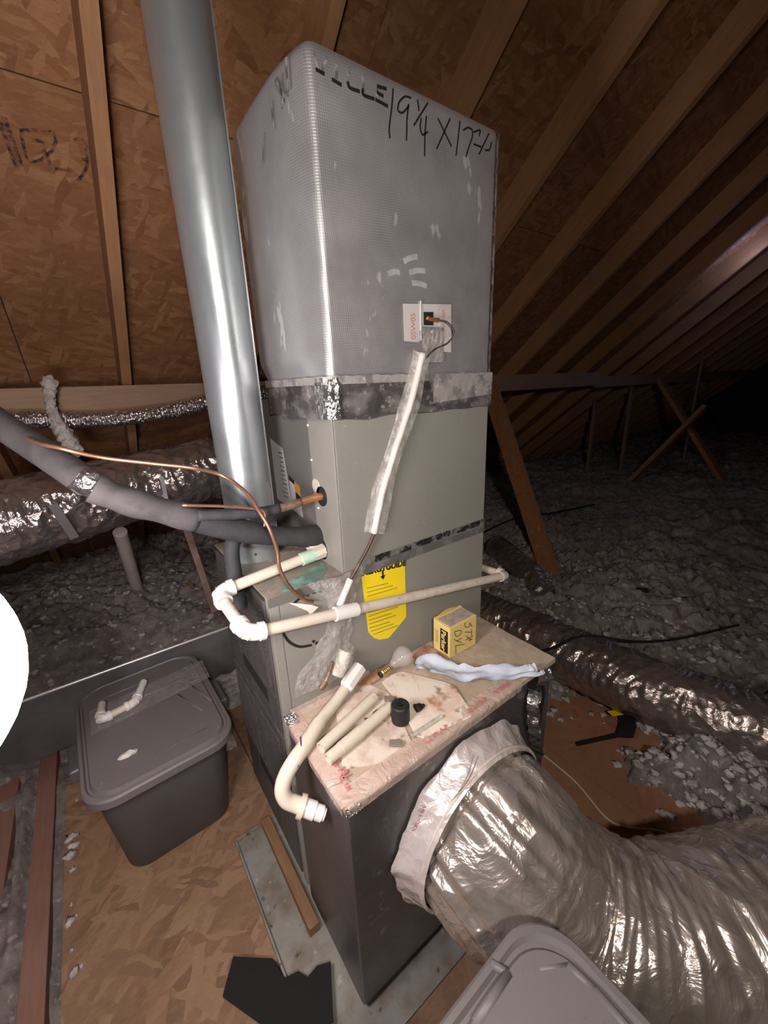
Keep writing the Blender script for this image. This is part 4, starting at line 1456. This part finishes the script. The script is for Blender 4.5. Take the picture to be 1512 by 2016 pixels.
# rubber sleeve standing on end
rub = B()
rc = V((.022, -.196, T))
tube(rub, [rc, rc + V((0, 0, .002)), rc + V((0, 0, .047)), rc + V((0, 0, .050))], [.021, .0228, .0225, .020], 28, caps=False)
tube(rub, [rc + V((0, 0, .050)), rc + V((0, 0, .012))], [.020, .008], 28, caps=False)
tube(rub, [rc + V((0, 0, .0502)), rc + V((0, 0, .0505))], [.020, .008], 28, caps=False)
tag(obj('rubber_sleeve', rub, m_rubber, smooth=True, angle=.6), 'stubby black rubber sleeve standing on end on the return box', 'rubber sleeve')
bm = B()
blob(bm, (.076, -.200, T + .010), .011, 2, .6, (1.1, .9, .9), 2)
blob(bm, (.090, -.203, T + .010), .005, 2, .6, (1.1, .9, .9), 2)
tag(obj('rubber_crumb', bm, m_rubber, smooth=True), 'small broken black rubber crumb right of the rubber sleeve', 'rubber crumb')
tr = B()
out = [(.062, -.062), (.10, -.052), (.135, -.062), (.155, -.09), (.203, -.178), (.208, -.20), (.178, -.284), (.166, -.296), (.15, -.295), (.03, -.272), (.02, -.255), (.035, -.20), (.055, -.12)]
sheet(tr, out, lambda u, v, h: V((u, v, T - .001 + h + .002 * math.sin(u * 30))), .004)
tray = obj('rusty_tray', tr, m_tray)
tag(tray, 'flat cream tray with rust stains lying on the return box', 'tray')
cw = B()
sheet(cw, [(-.16, -.22), (-.09, -.07), (.03, -.03), (.055, -.10), (.0, -.27), (-.08, -.262)], lambda u, v, h: V((u, v, T - .003 + h + .0025 * nz(u * 20, v * 20))), .0022)
tag(obj('cardboard_sheet', cw, m_cardw), 'grimy pale cardboard sheet under the PVC pipes', 'cardboard')
bm = tube(B(), [(.009, -.254, T + .008), (.105, -.256, T + .008)], .005, 10)
tag(obj('plastic_rod', bm, film('dull_rod', (.6, .57, .5), .7, .2)), 'thin clear plastic rod at the front edge of the rusty tray', 'rod')
for x0, y0, lb in ((.040, -.128, 'small grey chip behind the rubber sleeve'), (-.033, -.246, 'small grey chip near the front edge of the return box')):
    bm = B()
    box(bm, -.014, .014, -.008, .008, 0, .006, .001)
    bmesh.ops.rotate(bm, verts=bm.verts[:], matrix=Matrix.Rotation(-.7, 3, 'Z'))
    bmesh.ops.translate(bm, verts=bm.verts[:], vec=(x0, y0, T + .004))
    tag(obj('grey_chip', bm, m_greycard), lb, 'chip', 'grey chips on the return box')
bm = B()
sheet(bm, [(.0, -.028), (.05, -.012), (.085, -.018), (.075, -.045), (.03, -.05)], lambda u, v, h: V((u, v, T + h + .008 * abs(nz(u * 30, v * 30)))), .004)
tag(obj('rusty_rag', bm, m_rust), 'rust-brown scrap beside the light bulb base', 'rag')
bm = B()
sheet(bm, [(-.05, -.142), (-.035, -.150), (-.018, -.146), (-.006, -.138), (-.022, -.140), (-.036, -.156), (-.055, -.165)], lambda u, v, h: V((u, v, T + .006 + h)), .004)
tag(obj('leaf_scrap', bm, m_bronze), 'dark curled scrap between the two short PVC pipes', 'scrap')
bm = B()
sheet(bm, [(.20, -.03), (.27, -.012), (.28, -.05), (.27, -.12), (.225, -.10), (.20, -.06)], lambda u, v, h: V((u, v, T + h + .004 * abs(nz(u * 40, v * 40)))), .003)
tag(obj('stained_rag', bm, M('brown_stain_paper', (.42, .28, .2), .8, 0, [(25, .45, .6, (.3, .10, .06))])), 'reddish stained scrap below the yellow carton', 'rag')
# clear light bulb lying on its side
lb = empty('light_bulb', (.13, -.04, T), 'clear glass light bulb lying on its side by the furnace', 'light bulb')
ax0, ax1 = V((.070, -.052, T + .022)), V((.185, -.035, T + .034))
prof = [(0, .008), (.08, .011), (.2, .0115), (.30, .0135), (.42, .020), (.56, .0275), (.70, .030), (.83, .0275), (.93, .018), (1, .003)]
obj('globe', tube(B(), [ax0.lerp(ax1, .2 + t * .8) for t, r in prof[2:]], [r for t, r in prof[2:]], 32), m_glass, lb, smooth=True)
obj('screw_base', tube(B(), [ax0.lerp(ax1, -.04 + .28 * k / 24) for k in range(25)], [.0125 + .0008 * math.sin(k * 1.6) if k > 2 else .006 + .002 * k for k in range(25)], 20), m_brass, lb, smooth=True)
obj('tip_ring', tube(B(), [ax0.lerp(ax1, -.06), ax0.lerp(ax1, -.03)], .009, 14), m_rubber, lb, smooth=True)
obj('stem', tube(B(), [ax0.lerp(ax1, .2), ax0.lerp(ax1, .5)], [.006, .003], 10), m_glass, lb, smooth=True)
# yellow carton
cx0, cx1, cy0, cy1, ch = .283, .398, -.106, -.036, .1045
yb = empty('yellow_carton', (.34, -.07, T), 'small yellow carton with black logo panel and handwriting', 'carton')
obj('carton', box(B(), cx0, cx1, cy0, cy1, T, T + ch, .0012), m_yellow, yb)
obj('carton_lid', box(B(), cx0 + .006, cx1 - .004, cy0 + .006, cy1 - .010, T + ch, T + ch + .001), m_carton_top, yb)
bm = B()
grid(bm, 8, 3, lambda s, t: V((cx0 + .01 + .095 * s, cy1 - .006 + .006 * t, T + ch + .002 + .010 * math.sin(s * math.pi) * t)), .0012)
obj('carton_flap', bm, m_yellow, yb)
obj('carton_flap', box(B(), cx0, cx1, cy1 - .008, cy1, T + ch, T + ch + .003), m_yellow, yb)
SB = [[(0.3476, 0.8347), (0.3439, 0.8258), (0.3535, 0.8155), (0.3656, 0.8135), (0.368, 0.8253)], [(.368, .8253), (0.3781, 0.8083)], [(0.3756, 0.7996), (0.3773, 0.776)], [(0.3768, 0.7883), (0.3487, 0.8012)], [(0.3838, 0.7715), (0.3693, 0.7714), (0.3509, 0.7714)], [(0.3525, 0.7853), (0.3737, 0.7628), (0.3799, 0.7633), (0.3655, 0.7616)], [(0.3023, 0.8231), (0.3296, 0.8145), (0.326, 0.8034), (0.3124, 0.8014), (0.3025, 0.8136), (0.3023, 0.8231)], [(0.3304, 0.787), (0.3128, 0.7853)], [(0.3009, 0.797), (0.3128, 0.7853), (0.3328, 0.7714)], [(0.3473, 0.7583), (0.3073, 0.7718)], [(.3073, .7718), (0.3091, 0.7402)]]
obj('handwriting', ribbon(B(), SB, .0021, front(cy0 - .0003)), m_pen, yb)
cl = lambda u, v, h: V((cx0 - .0002 - h, u, v))
lg = obj('logo_panel', sheet(B(), [(-.098, T + .012), (-.066, T + .012), (-.066, T + .088), (-.098, T + .088)], cl, .0005), m_ink, yb)
obj('logo_print', text_bm('Parker', .026, frame((cx0 - .0012, -.080, T + .050), (0, 0, -1), (0, -1, 0)), .0003, .0005), m_yellow, lg)
obj('fine_print', ribbon(B(), [[(-.046 - .005 * k, T + .03), (-.046 - .005 * k, T + .075 - .004 * (k % 2))] for k in range(3)], .0012, cl), m_ink_gray, yb)


# crumpled strip of pale blue paper
def paperf(s, t):
    ctr = spline([(.17, -.085, 0), (.215, -.105, 0), (.245, -.185, 0), (.32, -.245, 0), (.40, -.300, 0), (.43, -.310, 0)], 8)
    i = min(int(s * 40), 39)
    fr = s * 40 - i
    p = ctr[i].lerp(ctr[i + 1], fr)
    d = (ctr[i + 1] - ctr[i]).normalized()
    nn = V((-d.y, d.x, 0))
    wd = .036 * (1 - .35 * s) * min(1, .35 + s * 6)
    z = T + .006 + .010 * (.5 + nz(s * 7, t * 2.5)) + .018 * abs(t - .5) + (.012 * nz(s * 13, t * 3, 4))
    z = max(z, T + .004)
    return V((p.x, p.y, z)) + nn * ((t - .5) * 2 * wd)


tag(obj('paper_strip', grid(B(), 40, 12, paperf), m_paper, smooth=True), 'crumpled pale blue paper strip in front of the yellow carton', 'paper')

# ------------------------------------------------------------------ right side: ducts, scraps, wires
rd = empty('right_flex_duct', (1.27, 0, .2), 'long dark plastic-jacketed duct half buried in insulation at right', 'flexible duct')
pr = spline([(1.10, 1.2, .15), (1.20, .7, .19), (1.25, .30, .195), (1.28, -.05, .195), (1.33, -.40, .20), (1.41, -.78, .20), (1.49, -1.02, .04)], 60)


def rdf(t, a, s):
    ca, sa = math.cos(a), math.sin(a)
    v = s * 24 + 1.6 * nz(ca * 1.2, sa * 1.2, s * 3)
    return 1 - .10 * abs(nz(ca * 1.2, sa * 1.2, v)) ** .8 + .06 * nz(ca * 1.5, sa * 1.5, s * 6) + .03 * nz(ca * 4, sa * 4, s * 30)


obj('jacket', tube(B(), pr, .145, 72, rf=rdf), m_mylar, rd, smooth=True)
sd = empty('stub_flex_duct', (1.85, .75, .25), 'short dark silver duct stub lying on insulation by the orange brace', 'flexible duct')
ps = spline([(1.93, 1.02, .30), (1.86, .82, .29), (1.78, .62, .26), (1.70, .45, .20)], 40)
obj('jacket', tube(B(), ps, .088, 48, rf=rdf), m_mylar, sd, smooth=True)
obj('end_ring', tube(B(), [ps[0], ps[0].lerp(ps[3], 1)], .092, 40), m_foam_dusty, sd, smooth=True, angle=.6)
bm = tube(B(), spline([(1.00, .03, .34), (1.10, .012, .33), (1.262, -.043, .352), (1.444, -.193, .32), (1.65, -.30, .30), (2.01, -.444, .30)], 10), .0055, 8)
tag(obj('black_cable', bm, m_cable, smooth=True), 'black cable crossing over the right-hand buried duct', 'cable')
bm = tube(B(), spline([(2.0, 1.35, .24), (2.6, 1.35, .29), (3.0, 1.22, .29), (3.6, 1.10, .28)], 10), .008, 8)
tag(obj('black_cable', bm, m_cable, smooth=True), 'black cable on the insulation beyond the orange brace', 'cable')
bm = tube(B(), spline([(.81, -.12, FZ + .005), (.800, -.285, FZ + .005), (.755, -.424, FZ + .006), (.775, -.483, FZ + .006), (.84, -.555, FZ + .012), (.86, -.60, FZ + .02)], 10), .0038, 8)
tag(obj('cream_cable', bm, m_cable_w, smooth=True), 'thin cream cable curving over the bare boards by the big duct', 'cable')
bk = empty('black_bracket', (1.15, -.27, .05), 'black broken bracket lying in the wool at the deck edge', 'bracket')
bm = B()
sheet(bm, [(1.10, -.30), (1.165, -.285), (1.225, -.255), (1.27, -.29), (1.215, -.33), (1.15, -.345), (1.12, -.325)], lambda u, v, h: V((u, v, .055 + h + .008 * nz(u * 20, v * 20))), .015)
obj('plate', bm, m_rubber, bk)
obj('prong', bar(B(), (1.12, -.305, .06), (.955, -.205, .035), .014, .008), m_rubber, bk)
bm = sheet(B(), [(1.19, -.215), (1.245, -.245), (1.23, -.27), (1.18, -.245)], lambda u, v, h: V((u, v, .075 + h)), .002)
tag(obj('yellow_tag', bm, m_label_y), 'small yellow tag lying in the wool beside the black bracket', 'tag')
bm = box(B(), 0, .07, -.012, .012, 0, .02, .003)
bmesh.ops.rotate(bm, verts=bm.verts[:], matrix=Matrix.Rotation(-.9, 3, 'Z'))
bmesh.ops.translate(bm, verts=bm.verts[:], vec=(2.12, .08, .235))
tag(obj('black_scrap', bm, m_rubber), 'small black scrap lying on the insulation at right', 'scrap')
bm = sheet(B(), [(0, 0), (.05, .01), (.06, .035), (.015, .03)], lambda u, v, h: V((-.13 + u, 1.95 + v, .275 + h)), .004)
tag(obj('orange_scrap', bm, m_label_o), 'small orange scrap lying on the insulation at left', 'scrap')

# ------------------------------------------------------------------ hanging work lamp at the left edge
LP = V((-.6906, -.3266, 1.2975))
lampr = under(LP.y)
lm = empty('pendant_lamp', (LP.x, LP.y, LP.z), 'glaring round white lamp hanging at the left edge of the view', 'lamp')
bm = B()
bmesh.ops.create_uvsphere(bm, u_segments=40, v_segments=24, radius=.137)
bmesh.ops.translate(bm, verts=bm.verts[:], vec=LP)
obj('globe', bm, m_lamp, lm, smooth=True)
obj('socket', tube(B(), [LP + V((0, 0, .13)), LP + V((0, 0, .20))], [.03, .022], 20), m_rubber, lm, smooth=True, angle=.6)
obj('cord', tube(B(), [LP + V((0, 0, .20)), V((LP.x, LP.y, lampr + .13))], .004, 8), m_cable, lm)
